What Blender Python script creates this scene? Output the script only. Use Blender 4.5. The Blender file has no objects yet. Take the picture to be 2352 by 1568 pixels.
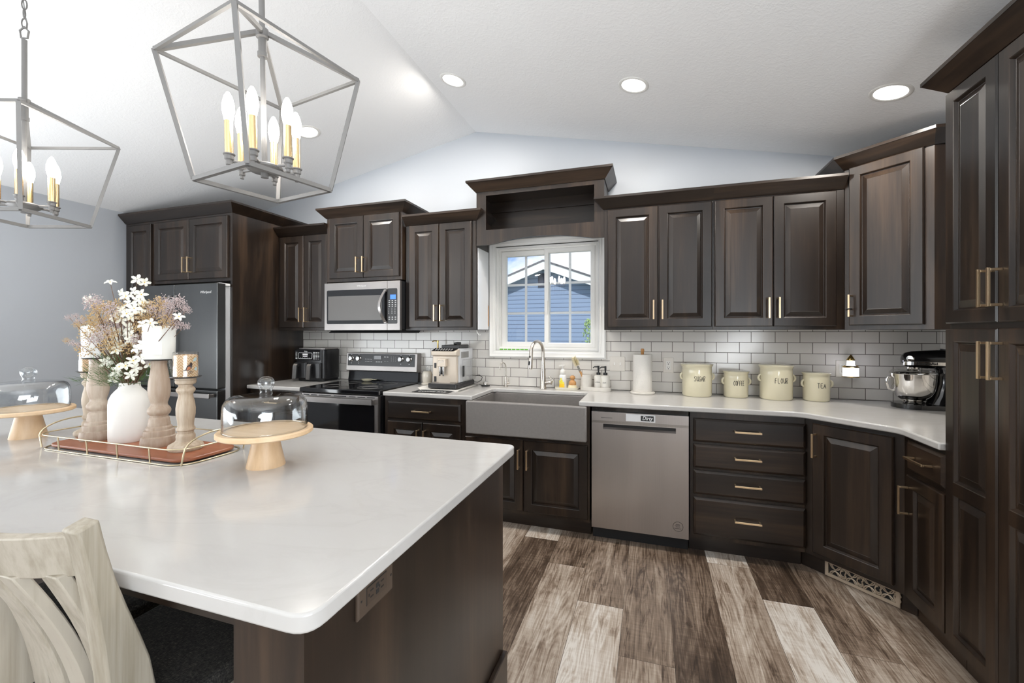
import bpy, bmesh, math, random
from mathutils import Vector, Matrix
random.seed(7)
R = math.radians
S = bpy.context.scene
COL = S.collection

# ------------------------------------------------------------------ camera
W_PX, H_PX = 2352.0, 1568.0
F_PX, YAW, HORIZON = 984.58, 0.3131, 763.36
cam_data = bpy.data.cameras.new('camera')
cam = bpy.data.objects.new('camera', cam_data); COL.objects.link(cam)
cam.location = (0.2277, -3.5354, 1.3917)
cam.rotation_euler = (R(90), 0, YAW)
cam_data.sensor_fit = 'HORIZONTAL'; cam_data.sensor_width = 36.0
cam_data.lens = 36.0 * F_PX / W_PX
cam_data.shift_y = -(H_PX / 2 - HORIZON) / W_PX
cam_data.clip_start = 0.02; cam_data.clip_end = 200
S.camera = cam
S.view_settings.view_transform = 'Standard'
try: S.view_settings.look = 'None'
except Exception: pass
S.view_settings.gamma = 1.0; S.view_settings.use_curve_mapping = False
S.view_settings.exposure = 0.25
S.cycles.use_denoising = True
S.cycles.max_bounces = 10; S.cycles.diffuse_bounces = 5; S.cycles.glossy_bounces = 4
S.cycles.transmission_bounces = 8; S.cycles.transparent_max_bounces = 16
S.cycles.sample_clamp_indirect = 6.0
S.cycles.caustics_reflective = False; S.cycles.caustics_refractive = False

# ------------------------------------------------------------------ node helpers
def new_mat(name):
    m = bpy.data.materials.new(name); m.use_nodes = True
    nt = m.node_tree; nt.nodes.clear()
    out = nt.nodes.new('ShaderNodeOutputMaterial')
    b = nt.nodes.new('ShaderNodeBsdfPrincipled')
    nt.links.new(b.outputs[0], out.inputs[0])
    return m, nt, b
def nd(nt, t, **kw):
    n = nt.nodes.new('ShaderNode' + t)
    for k, v in kw.items():
        if k.startswith('i_'): n.inputs[k[2:].replace('_', ' ')].default_value = v
        else: setattr(n, k, v)
    return n
def ramp(nt, fac, stops):
    r = nt.nodes.new('ShaderNodeValToRGB'); e = r.color_ramp.elements
    while len(e) < len(stops): e.new(0.5)
    for i, (p, c) in enumerate(stops):
        e[i].position = p; e[i].color = (*c, 1)
    nt.links.new(fac, r.inputs[0]); return r.outputs[0]
def mathn(nt, op, a, b=None):
    n = nd(nt, 'Math', operation=op)
    for i, x in enumerate((a, b)):
        if x is None: continue
        if isinstance(x, (int, float)): n.inputs[i].default_value = x
        else: nt.links.new(x, n.inputs[i])
    return n.outputs[0]
def mixc(nt, fac, a, b, mode='MIX'):
    n = nd(nt, 'Mix', data_type='RGBA', blend_type=mode)
    for sock, x in ((n.inputs[0], fac), (n.inputs[6], a), (n.inputs[7], b)):
        if isinstance(x, (int, float)): sock.default_value = x
        elif isinstance(x, tuple): sock.default_value = (*x, 1)
        else: nt.links.new(x, sock)
    return n.outputs[2]
def coords(nt, scale=(1, 1, 1), world=False, off=(0, 0, 0)):
    if world: src = nd(nt, 'NewGeometry').outputs['Position']
    else: src = nd(nt, 'TexCoord').outputs['Object']
    mp = nd(nt, 'Mapping'); mp.inputs['Scale'].default_value = scale; mp.inputs['Location'].default_value = off
    nt.links.new(src, mp.inputs[0]); return mp.outputs[0]
def noise(nt, vec, scale, detail=4, rough=0.55, dist=0.0):
    n = nd(nt, 'TexNoise'); n.inputs['Scale'].default_value = scale; n.inputs['Detail'].default_value = detail
    n.inputs['Roughness'].default_value = rough; n.inputs['Distortion'].default_value = dist
    nt.links.new(vec, n.inputs['Vector']); return n.outputs[0]
def bump(nt, b, h, strength=0.2, dist=0.01):
    n = nd(nt, 'Bump'); n.inputs['Strength'].default_value = strength; n.inputs['Distance'].default_value = dist
    nt.links.new(h, n.inputs['Height']); nt.links.new(n.outputs[0], b.inputs['Normal'])
def plain(name, col, rough=0.5, metal=0.0, coat=0.0, emit=None, estr=0.0, spec=None, var=0.0, vscale=8.0):
    m, nt, b = new_mat(name)
    b.inputs['Base Color'].default_value = (*col, 1)
    b.inputs['Roughness'].default_value = rough; b.inputs['Metallic'].default_value = metal
    b.inputs['Coat Weight'].default_value = coat
    if spec is not None: b.inputs['Specular IOR Level'].default_value = spec
    if emit:
        b.inputs['Emission Color'].default_value = (*emit, 1); b.inputs['Emission Strength'].default_value = estr
    if var:
        n = noise(nt, coords(nt), vscale, 3)
        c = ramp(nt, n, [(0.3, tuple(x * (1 - var) for x in col)), (0.7, tuple(min(1, x * (1 + var)) for x in col))])
        nt.links.new(c, b.inputs['Base Color'])
    return m
def stretched_wood(name, lo, mid, hi, axis, rough, coat=0.0, grain=1.0, bumpy=0.03, world=False, spec=0.5):
    m, nt, b = new_mat(name)
    sc = [7.0, 7.0, 7.0]; sc[axis] = 0.7
    sf = [60.0, 60.0, 60.0]; sf[axis] = 2.0
    rnd = nd(nt, 'ObjectInfo').outputs['Random']
    src = nd(nt, 'NewGeometry').outputs['Position'] if world else nd(nt, 'TexCoord').outputs['Object']
    addv = nd(nt, 'VectorMath', operation='ADD'); nt.links.new(src, addv.inputs[0])
    comb = nd(nt, 'CombineXYZ')
    for i in range(3): nt.links.new(mathn(nt, 'MULTIPLY', rnd, 13.7 + 3 * i), comb.inputs[i])
    nt.links.new(comb.outputs[0], addv.inputs[1])
    def mp(s):
        q = nd(nt, 'Mapping'); q.inputs['Scale'].default_value = s; nt.links.new(addv.outputs[0], q.inputs[0]); return q.outputs[0]
    blot = noise(nt, mp(tuple(x * 0.8 for x in sc)), 1.0, 4, 0.6, 0.6)
    fine = noise(nt, mp(tuple(sf)), 1.0, 5, 0.65)
    mixv = mathn(nt, 'ADD', mathn(nt, 'MULTIPLY', blot, 0.75), mathn(nt, 'MULTIPLY', fine, 0.25 * grain))
    c = ramp(nt, mixv, [(0.30, lo), (0.5, mid), (0.72, hi)])
    nt.links.new(c, b.inputs['Base Color'])
    b.inputs['Roughness'].default_value = rough; b.inputs['Coat Weight'].default_value = coat; b.inputs['Coat Roughness'].default_value = 0.25
    b.inputs['Specular IOR Level'].default_value = spec
    if bumpy: bump(nt, b, fine, bumpy, 0.004)
    return m
def thin_glass(name, tint=(1, 1, 1), rough=0.0, ior=1.45, boost=1.0):
    m = bpy.data.materials.new(name); m.use_nodes = True; nt = m.node_tree; nt.nodes.clear()
    out = nd(nt, 'OutputMaterial'); tr = nd(nt, 'BsdfTransparent'); gl = nd(nt, 'BsdfGlossy'); mx = nd(nt, 'MixShader')
    fc = nd(nt, 'LayerWeight').outputs['Facing']; r0 = ((ior - 1) / (ior + 1)) ** 2
    fres = mathn(nt, 'ADD', mathn(nt, 'MULTIPLY', mathn(nt, 'POWER', fc, 5.0), 1 - r0), r0)
    tr.inputs[0].default_value = (*tint, 1); gl.inputs['Roughness'].default_value = rough
    nt.links.new(mathn(nt, 'MULTIPLY', fres, boost), mx.inputs[0])
    nt.links.new(tr.outputs[0], mx.inputs[1]); nt.links.new(gl.outputs[0], mx.inputs[2]); nt.links.new(mx.outputs[0], out.inputs[0])
    return m
def emissive(name, col, strength):
    m = bpy.data.materials.new(name); m.use_nodes = True; nt = m.node_tree; nt.nodes.clear()
    out = nd(nt, 'OutputMaterial'); e = nd(nt, 'Emission'); e.inputs[0].default_value = (*col, 1); e.inputs[1].default_value = strength
    nt.links.new(e.outputs[0], out.inputs[0]); return m

# ------------------------------------------------------------------ sky and sun
world = bpy.data.worlds.new('sky'); S.world = world; world.use_nodes = True
wn = world.node_tree; wn.nodes.clear()
wo = nd(wn, 'OutputWorld'); wb = nd(wn, 'Background'); wn.links.new(wb.outputs[0], wo.inputs[0])
wv = nd(wn, 'TexCoord').outputs['Generated']
sep = nd(wn, 'SeparateXYZ'); wn.links.new(wv, sep.inputs[0])
blue = ramp(wn, sep.outputs[2], [(0.0, (0.62, 0.78, 0.95)), (0.22, (0.15, 0.36, 0.80)), (1.0, (0.06, 0.18, 0.60))])
wm = nd(wn, 'Mapping'); wm.inputs['Scale'].default_value = (1, 1, 1.6); wm.inputs['Location'].default_value = (0.15, 0.3, 0.4); wn.links.new(wv, wm.inputs[0])
cl = noise(wn, wm.outputs[0], 5.0, 6, 0.55, 0.3)
clm = ramp(wn, cl, [(0.42, (0, 0, 0)), (0.54, (1, 1, 1))])
wn.links.new(mixc(wn, clm, blue, (1.0, 1.0, 1.0)), wb.inputs[0]); wb.inputs[1].default_value = 1.05
def lamp(name, kind, loc, rot, energy, col=(1, 1, 1), **kw):
    d = bpy.data.lights.new(name, kind); d.energy = energy; d.color = col
    for k, v in kw.items(): setattr(d, k, v)
    o = bpy.data.objects.new(name, d); COL.objects.link(o); o.location = loc; o.rotation_euler = rot; return o
lamp('sun', 'SUN', (0, -20, 20), (R(52), 0, R(22)), 3.1, (1.0, 0.96, 0.9), angle=R(0.6))
# daylight from the glazed doors at left, tilted up to brighten the ceiling
P_DOOR, _, P_RIGHT, P_CAN, P_BULB = 260.0, 0.0, 260.0, 14.0, 32.0
DAY = (0.92, 0.965, 1.0)
lamp('daylight_patio_door', 'AREA', (-4.42, -4.75, 1.25), (R(132), 0, R(-90)), P_DOOR, DAY, shape='RECTANGLE', size=4.6, size_y=2.2)
lamp('right_fill_light', 'AREA', (1.95, -5.4, 1.35), (R(135), 0, R(90)), P_RIGHT, DAY, shape='RECTANGLE', size=3.2, size_y=1.7)  # unseen fill lamp, added to lift the left wall and ceiling

# ------------------------------------------------------------------ materials
M = {}
WD = ((0.0050, 0.0031, 0.0022), (0.017, 0.0103, 0.0067), (0.062, 0.037, 0.022))
M['wood'] = stretched_wood('espresso_wood', *WD, 2, 0.33, 0.12, spec=0.5)
M['wood_h'] = stretched_wood('espresso_wood_crossgrain', *WD, 0, 0.33, 0.12, spec=0.5)
M['wood_in'] = plain('cabinet_shadow_gap', (0.004, 0.003, 0.003), 0.7)
M['gold'] = plain('champagne_bronze', (0.80, 0.60, 0.38), 0.28, 1.0)
M['steel'] = None
def brushed(name, col, rough, axis):
    m, nt, b = new_mat(name)
    sc = [900.0, 900.0, 900.0]; sc[axis] = 3.0
    n = noise(nt, coords(nt, tuple(sc)), 1.0, 2)
    big = noise(nt, coords(nt, (3, 3, 0.6)), 1.0, 2)
    c = ramp(nt, mathn(nt, 'ADD', mathn(nt, 'MULTIPLY', n, .25), mathn(nt, 'MULTIPLY', big, .75)), [(0.35, tuple(x * .86 for x in col)), (0.65, tuple(min(1, x * 1.12) for x in col))])
    nt.links.new(c, b.inputs['Base Color']); b.inputs['Metallic'].default_value = 1.0
    r = mathn(nt, 'ADD', mathn(nt, 'MULTIPLY', n, 0.12), rough - 0.06); nt.links.new(r, b.inputs['Roughness'])
    b.inputs['Anisotropic'].default_value = 0.5
    return m
M['steel'] = brushed('stainless_steel', (0.50, 0.47, 0.45), 0.33, 2)
M['steel_h'] = brushed('stainless_steel_horizontal', (0.36, 0.338, 0.325), 0.42, 0)
M['fridge'] = brushed('dark_stainless', (0.15, 0.153, 0.153), 0.32, 2)
M['apron'] = plain('grey_matte_sink', (0.20, 0.185, 0.175), 0.42, 0.0, var=0.05, vscale=60)
M['nickel'] = plain('brushed_nickel', (0.62, 0.57, 0.51), 0.26, 1.0)
M['chrome'] = plain('polished_steel', (0.82, 0.80, 0.77), 0.07, 1.0)
M['black_gloss'] = plain('black_glass', (0.006, 0.006, 0.007), 0.06, spec=0.6)
M['black'] = plain('black_plastic', (0.012, 0.012, 0.013), 0.35)
M['black_matte'] = plain('black_matte', (0.010, 0.010, 0.011), 0.6)
M['mixer'] = plain('black_enamel', (0.007, 0.007, 0.008), 0.12, coat=0.6)
M['dark_metal'] = plain('lantern_grey_metal', (0.20, 0.195, 0.19), 0.5, 0.3)
M['white_paint'] = plain('white_paint', (0.80, 0.79, 0.76), 0.35)
M['white_plastic'] = plain('white_plastic', (0.78, 0.76, 0.72), 0.35)
M['ivory'] = plain('plate_ivory', (0.70, 0.66, 0.60), 0.4)
M['grey_print'] = plain('light_print', (0.75, 0.75, 0.75), 0.6)
M['dark_print'] = plain('dark_print', (0.02, 0.02, 0.02), 0.6)
M['cream'] = plain('cream_enamel', (0.69, 0.64, 0.47), 0.16, coat=0.4)
M['blue_led'] = emissive('blue_display', (0.10, 0.25, 0.9), 1.6)
M['lcd'] = plain('lcd_blank', (0.03, 0.03, 0.035), 0.2)
M['window_glass'] = thin_glass('window_glass', (0.97, 0.985, 1.0), ior=1.5)
M['dome_glass'] = thin_glass('clear_dome_glass', (0.955, 0.965, 0.97), ior=1.45, boost=1.8)
M['solid_glass'] = plain('solid_glass', (1, 1, 1), 0.0); M['solid_glass'].node_tree.nodes['Principled BSDF'].inputs['Transmission Weight'].default_value = 1.0
M['solid_glass'].node_tree.nodes['Principled BSDF'].inputs['IOR'].default_value = 1.3
M['clear_plastic'] = thin_glass('clear_plastic', (0.93, 0.93, 0.92), 0.05, 1.5, 1.6)
M['can_lens'] = emissive('can_lens', (1.0, 0.96, 0.90), 9.0)
M['bulb'] = emissive('candle_bulb', (1.0, 0.95, 0.88), P_BULB)
M['night'] = plain('night_light_glow', (0.9, 0.9, 0.9), 0.3, emit=(0.92, 0.95, 1.0), estr=0.8)
M['brass'] = plain('antique_brass', (0.62, 0.44, 0.16), 0.25, 1.0)
M['satin_gold'] = plain('satin_gold_sleeve', (0.85, 0.62, 0.34), 0.22, 1.0)
M['tray_metal'] = plain('pale_gold_wire', (0.62, 0.53, 0.36), 0.3, 1.0)
M['wax'] = plain('white_candle_glass', (0.80, 0.80, 0.76), 0.12, coat=0.5)
M['ceramic'] = plain('matte_white_ceramic', (0.76, 0.74, 0.70), 0.6, var=0.03, vscale=4)
M['stone'] = plain('pale_stone', (0.62, 0.59, 0.54), 0.45, var=0.06, vscale=20)
M['bristle'] = plain('cream_bristle', (0.78, 0.70, 0.48), 0.7)
M['grey_rubber'] = plain('grey_rubber', (0.22, 0.21, 0.19), 0.6)
M['bamboo'] = stretched_wood('bamboo', (0.42, 0.20, 0.07), (0.55, 0.28, 0.10), (0.66, 0.36, 0.15), 2, 0.4)
M['beech'] = stretched_wood('pale_beech', (0.50, 0.33, 0.19), (0.66, 0.47, 0.29), (0.78, 0.60, 0.42), 2, 0.45, grain=1.2)
M['beech_top'] = stretched_wood('pale_beech_top', (0.55, 0.36, 0.20), (0.68, 0.48, 0.29), (0.80, 0.61, 0.42), 0, 0.45, grain=1.2)
M['acacia'] = stretched_wood('acacia_board', (0.13, 0.035, 0.016), (0.27, 0.085, 0.038), (0.40, 0.15, 0.07), 0, 0.35, grain=1.3)
M['washed'] = stretched_wood('whitewashed_wood', (0.20, 0.13, 0.08), (0.40, 0.31, 0.22), (0.62, 0.55, 0.46), 2, 0.55, grain=1.6)
M['washed_dark'] = stretched_wood('brown_washed_wood', (0.17, 0.105, 0.065), (0.31, 0.22, 0.155), (0.50, 0.42, 0.34), 2, 0.5, grain=1.4)
M['stool'] = stretched_wood('weathered_grey_wood', (0.15, 0.125, 0.085), (0.28, 0.245, 0.185), (0.43, 0.39, 0.325), 2, 0.6, grain=2.2, bumpy=0.12)
M['stem'] = plain('brown_stem', (0.13, 0.07, 0.04), 0.6)
M['leaf'] = plain('needle_green', (0.07, 0.13, 0.035), 0.5)
M['petal'] = plain('white_petal', (0.86, 0.86, 0.76), 0.5)
M['pollen'] = plain('yellow_heart', (0.75, 0.50, 0.05), 0.5)
M['berry'] = plain('mauve_bud', (0.50, 0.41, 0.40), 0.6)
M['berry_tan'] = plain('tan_bud', (0.50, 0.35, 0.17), 0.6)
M['yellow'] = plain('yellow_label', (0.90, 0.55, 0.02), 0.4)
M['lemon'] = plain('lemon_label', (0.85, 0.72, 0.04), 0.4)
M['champagne'] = plain('champagne_plastic', (0.60, 0.52, 0.43), 0.28, 0.25)
M['silver'] = plain('silver_plastic', (0.66, 0.67, 0.69), 0.25, 0.3)
M['green'] = plain('green_tape', (0.14, 0.55, 0.02), 0.5)
M['grille'] = plain('bronze_grille', (0.52, 0.43, 0.33), 0.4, 0.3)
M['towel'] = plain('paper_towel', (0.82, 0.79, 0.74), 0.8)
M['bird'] = plain('bird_print', (0.045, 0.03, 0.03), 0.4)
M['bird_rust'] = plain('rust_print', (0.38, 0.13, 0.05), 0.4)
M['leafblue'] = plain('blue_leaf_print', (0.35, 0.46, 0.48), 0.4)

def m_wall():
    m, nt, b = new_mat('blue_grey_wall_paint')
    n = noise(nt, coords(nt, world=True), 220, 2)
    b.inputs['Base Color'].default_value = (0.47, 0.495, 0.53, 1); b.inputs['Roughness'].default_value = 0.5
    bump(nt, b, n, 0.08, 0.002); return m
M['wall'] = m_wall()
def m_ceiling():
    m, nt, b = new_mat('textured_white_ceiling')
    v = coords(nt, world=True)
    n = noise(nt, v, 26, 5, 0.6, 1.6); n2 = noise(nt, v, 90, 3, 0.6, 0.5)
    h = ramp(nt, mathn(nt, 'ADD', mathn(nt, 'MULTIPLY', n, .7), mathn(nt, 'MULTIPLY', n2, .3)), [(0.45, (0, 0, 0)), (0.6, (1, 1, 1))])
    b.inputs['Base Color'].default_value = (0.90, 0.90, 0.90, 1); b.inputs['Roughness'].default_value = 0.8
    bump(nt, b, h, 0.16, 0.004); return m
M['ceiling'] = m_ceiling()
def m_tile(name, axis):
    m, nt, b = new_mat(name)
    p = nd(nt, 'NewGeometry').outputs['Position']; s = nd(nt, 'SeparateXYZ'); nt.links.new(p, s.inputs[0])
    c = nd(nt, 'CombineXYZ'); nt.links.new(mathn(nt, 'ADD', s.outputs[axis], 15.45 if axis == 0 else 15.48), c.inputs[0])
    nt.links.new(mathn(nt, 'SUBTRACT', s.outputs[2], 0.9313 - 0.0776 * 10), c.inputs[1])
    br = nd(nt, 'TexBrick', offset=0.5, offset_frequency=2)
    for k, v in (('Scale', 1.0), ('Brick Width', 0.1545), ('Row Height', 0.0776), ('Mortar Size', 0.0019), ('Mortar Smooth', 0.1)): br.inputs[k].default_value = v
    br.inputs['Color1'].default_value = (0.66, 0.63, 0.585, 1); br.inputs['Color2'].default_value = (0.72, 0.69, 0.645, 1); br.inputs['Mortar'].default_value = (0.085, 0.070, 0.055, 1)
    nt.links.new(c.outputs[0], br.inputs['Vector']); nt.links.new(br.outputs['Color'], b.inputs['Base Color'])
    nt.links.new(mathn(nt, 'ADD', mathn(nt, 'MULTIPLY', br.outputs['Fac'], 0.5), 0.16), b.inputs['Roughness'])
    wav = noise(nt, p, 14, 2)
    hh = mathn(nt, 'ADD', mathn(nt, 'MULTIPLY', mathn(nt, 'SUBTRACT', 1.0, br.outputs['Fac']), 1.0), mathn(nt, 'MULTIPLY', wav, 0.25))
    bump(nt, b, hh, 0.35, 0.0025); return m
M['tile'] = m_tile('subway_tile', 0); M['tile_side'] = m_tile('subway_tile_side', 1)
def m_quartz():
    m, nt, b = new_mat('white_quartz')
    v = coords(nt, (1.0, 2.2, 1.0), world=True)
    n = noise(nt, v, 1.6, 6, 0.6, 1.2); n2 = noise(nt, v, 5.0, 5, 0.6, 0.5)
    vein = ramp(nt, n, [(0.47, (0.50, 0.487, 0.470)), (0.505, (0.483, 0.469, 0.451)), (0.54, (0.50, 0.487, 0.470))])
    c = mixc(nt, ramp(nt, n2, [(0.4, (0, 0, 0)), (0.7, (0.35, 0.35, 0.35))]), vein, (0.53, 0.522, 0.507))
    nt.links.new(c, b.inputs['Base Color']); b.inputs['Roughness'].default_value = 0.13; b.inputs['Specular IOR Level'].default_value = 0.5
    return m
M['quartz'] = m_quartz()
def m_floor():
    m, nt, b = new_mat('weathered_plank_floor')
    tone = nd(nt, 'Attribute', attribute_name='tone').outputs['Fac']; seed = nd(nt, 'Attribute', attribute_name='seed').outputs['Fac']
    p = nd(nt, 'NewGeometry').outputs['Position']; s = nd(nt, 'SeparateXYZ'); nt.links.new(p, s.inputs[0])
    sx = mathn(nt, 'MULTIPLY', seed, 37.0); 
    def vec(fx, fy):
        c = nd(nt, 'CombineXYZ')
        nt.links.new(mathn(nt, 'ADD', mathn(nt, 'MULTIPLY', s.outputs[0], fx), sx), c.inputs[0])
        nt.links.new(mathn(nt, 'ADD', mathn(nt, 'MULTIPLY', s.outputs[1], fy), mathn(nt, 'MULTIPLY', seed, 11.0)), c.inputs[1]); return c.outputs[0]
    big = noise(nt, vec(7.0, 1.1), 1.0, 5, 0.6, 0.8)         # cloudy patches along the board
    ringc = noise(nt, vec(9.0, 0.9), 1.0, 2, 0.5, 0.4)       # cathedral grain
    rings = mathn(nt, 'ABSOLUTE', mathn(nt, 'SUBTRACT', mathn(nt, 'FRACT', mathn(nt, 'MULTIPLY', ringc, 16.0)), 0.5))
    fine = noise(nt, vec(150.0, 4.0), 1.0, 5, 0.7)
    saw = noise(nt, vec(6.0, 70.0), 1.0, 3, 0.6)             # faint cross saw marks
    blot = ramp(nt, noise(nt, vec(22.0, 3.5), 1.0, 5, 0.65, 1.2), [(0.52, (0, 0, 0)), (0.66, (1, 1, 1))])
    v = mathn(nt, 'ADD', mathn(nt, 'MULTIPLY', mathn(nt, 'SUBTRACT', big, 0.5), 0.95), tone)
    v = mathn(nt, 'ADD', v, mathn(nt, 'MULTIPLY', mathn(nt, 'SUBTRACT', fine, 0.5), 0.75))
    v = mathn(nt, 'ADD', v, mathn(nt, 'MULTIPLY', mathn(nt, 'SUBTRACT', rings, 0.25), 0.30))
    v = mathn(nt, 'ADD', v, mathn(nt, 'MULTIPLY', mathn(nt, 'SUBTRACT', saw, 0.5), 0.22))
    v = mathn(nt, 'SUBTRACT', v, mathn(nt, 'MULTIPLY', blot, 0.22))
    c = ramp(nt, v, [(0.0, (0.030, 0.018, 0.011)), (0.25, (0.085, 0.056, 0.038)), (0.5, (0.235, 0.175, 0.130)), (0.75, (0.44, 0.37, 0.305)), (1.0, (0.66, 0.62, 0.57))])
    nt.links.new(c, b.inputs['Base Color']); b.inputs['Roughness'].default_value = 0.42
    bump(nt, b, v, 0.12, 0.003); return m
M['floor'] = m_floor()
def m_siding():
    m, nt, b = new_mat('blue_lap_siding')
    p = nd(nt, 'NewGeometry').outputs['Position']; s = nd(nt, 'SeparateXYZ'); nt.links.new(p, s.inputs[0])
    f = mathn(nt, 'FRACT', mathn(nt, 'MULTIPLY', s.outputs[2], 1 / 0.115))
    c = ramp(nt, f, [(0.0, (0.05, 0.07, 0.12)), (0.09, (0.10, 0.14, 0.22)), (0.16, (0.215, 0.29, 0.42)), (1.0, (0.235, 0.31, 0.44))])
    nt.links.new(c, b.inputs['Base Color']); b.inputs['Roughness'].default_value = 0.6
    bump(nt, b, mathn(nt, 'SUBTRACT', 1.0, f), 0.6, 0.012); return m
M['siding'] = m_siding()
M['fascia'] = plain('white_fascia', (0.82, 0.82, 0.80), 0.5)
M['shingle'] = plain('grey_shingle', (0.10, 0.10, 0.11), 0.8, var=0.3, vscale=12)
M['grass'] = plain('lawn', (0.10, 0.18, 0.05), 0.9, var=0.3, vscale=6)
M['bush'] = plain('shrub_leaf', (0.33, 0.47, 0.16), 0.6)
def m_fabric():
    m, nt, b = new_mat('charcoal_woven_seat')
    v = coords(nt, (1, 1, 1)); s = nd(nt, 'SeparateXYZ'); nt.links.new(v, s.inputs[0])
    n = noise(nt, coords(nt, (420, 120, 200)), 1.0, 3, 0.7)
    n2 = noise(nt, coords(nt, (120, 420, 200)), 1.0, 3, 0.7)
    c = ramp(nt, mathn(nt, 'MULTIPLY', mathn(nt, 'ADD', n, n2), 0.5), [(0.40, (0.010, 0.009, 0.008)), (0.55, (0.045, 0.042, 0.038)), (0.68, (0.16, 0.14, 0.11))])
    nt.links.new(c, b.inputs['Base Color']); b.inputs['Roughness'].default_value = 0.9; bump(nt, b, n, 0.5, 0.003); return m
M['fabric'] = m_fabric()
def m_herring():
    m, nt, b = new_mat('herringbone_candle_print')
    v = coords(nt); s = nd(nt, 'SeparateXYZ'); nt.links.new(v, s.inputs[0])
    ang = mathn(nt, 'ARCTAN2', s.outputs[1], s.outputs[0])
    u = mathn(nt, 'MULTIPLY', ang, 0.041 / 0.016)
    tri = mathn(nt, 'MULTIPLY', mathn(nt, 'ABSOLUTE', mathn(nt, 'SUBTRACT', mathn(nt, 'FRACT', u), 0.5)), 2.0)
    st = mathn(nt, 'FRACT', mathn(nt, 'ADD', mathn(nt, 'MULTIPLY', s.outputs[2], 1 / 0.0105), tri))
    c = ramp(nt, st, [(0.0, (0.80, 0.66, 0.50)), (0.42, (0.72, 0.52, 0.33)), (0.55, (0.50, 0.28, 0.12)), (1.0, (0.62, 0.40, 0.21))])
    nt.links.new(c, b.inputs['Base Color']); b.inputs['Roughness'].default_value = 0.15; b.inputs['Coat Weight'].default_value = 0.5; return m
M['herring'] = m_herring()

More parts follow.
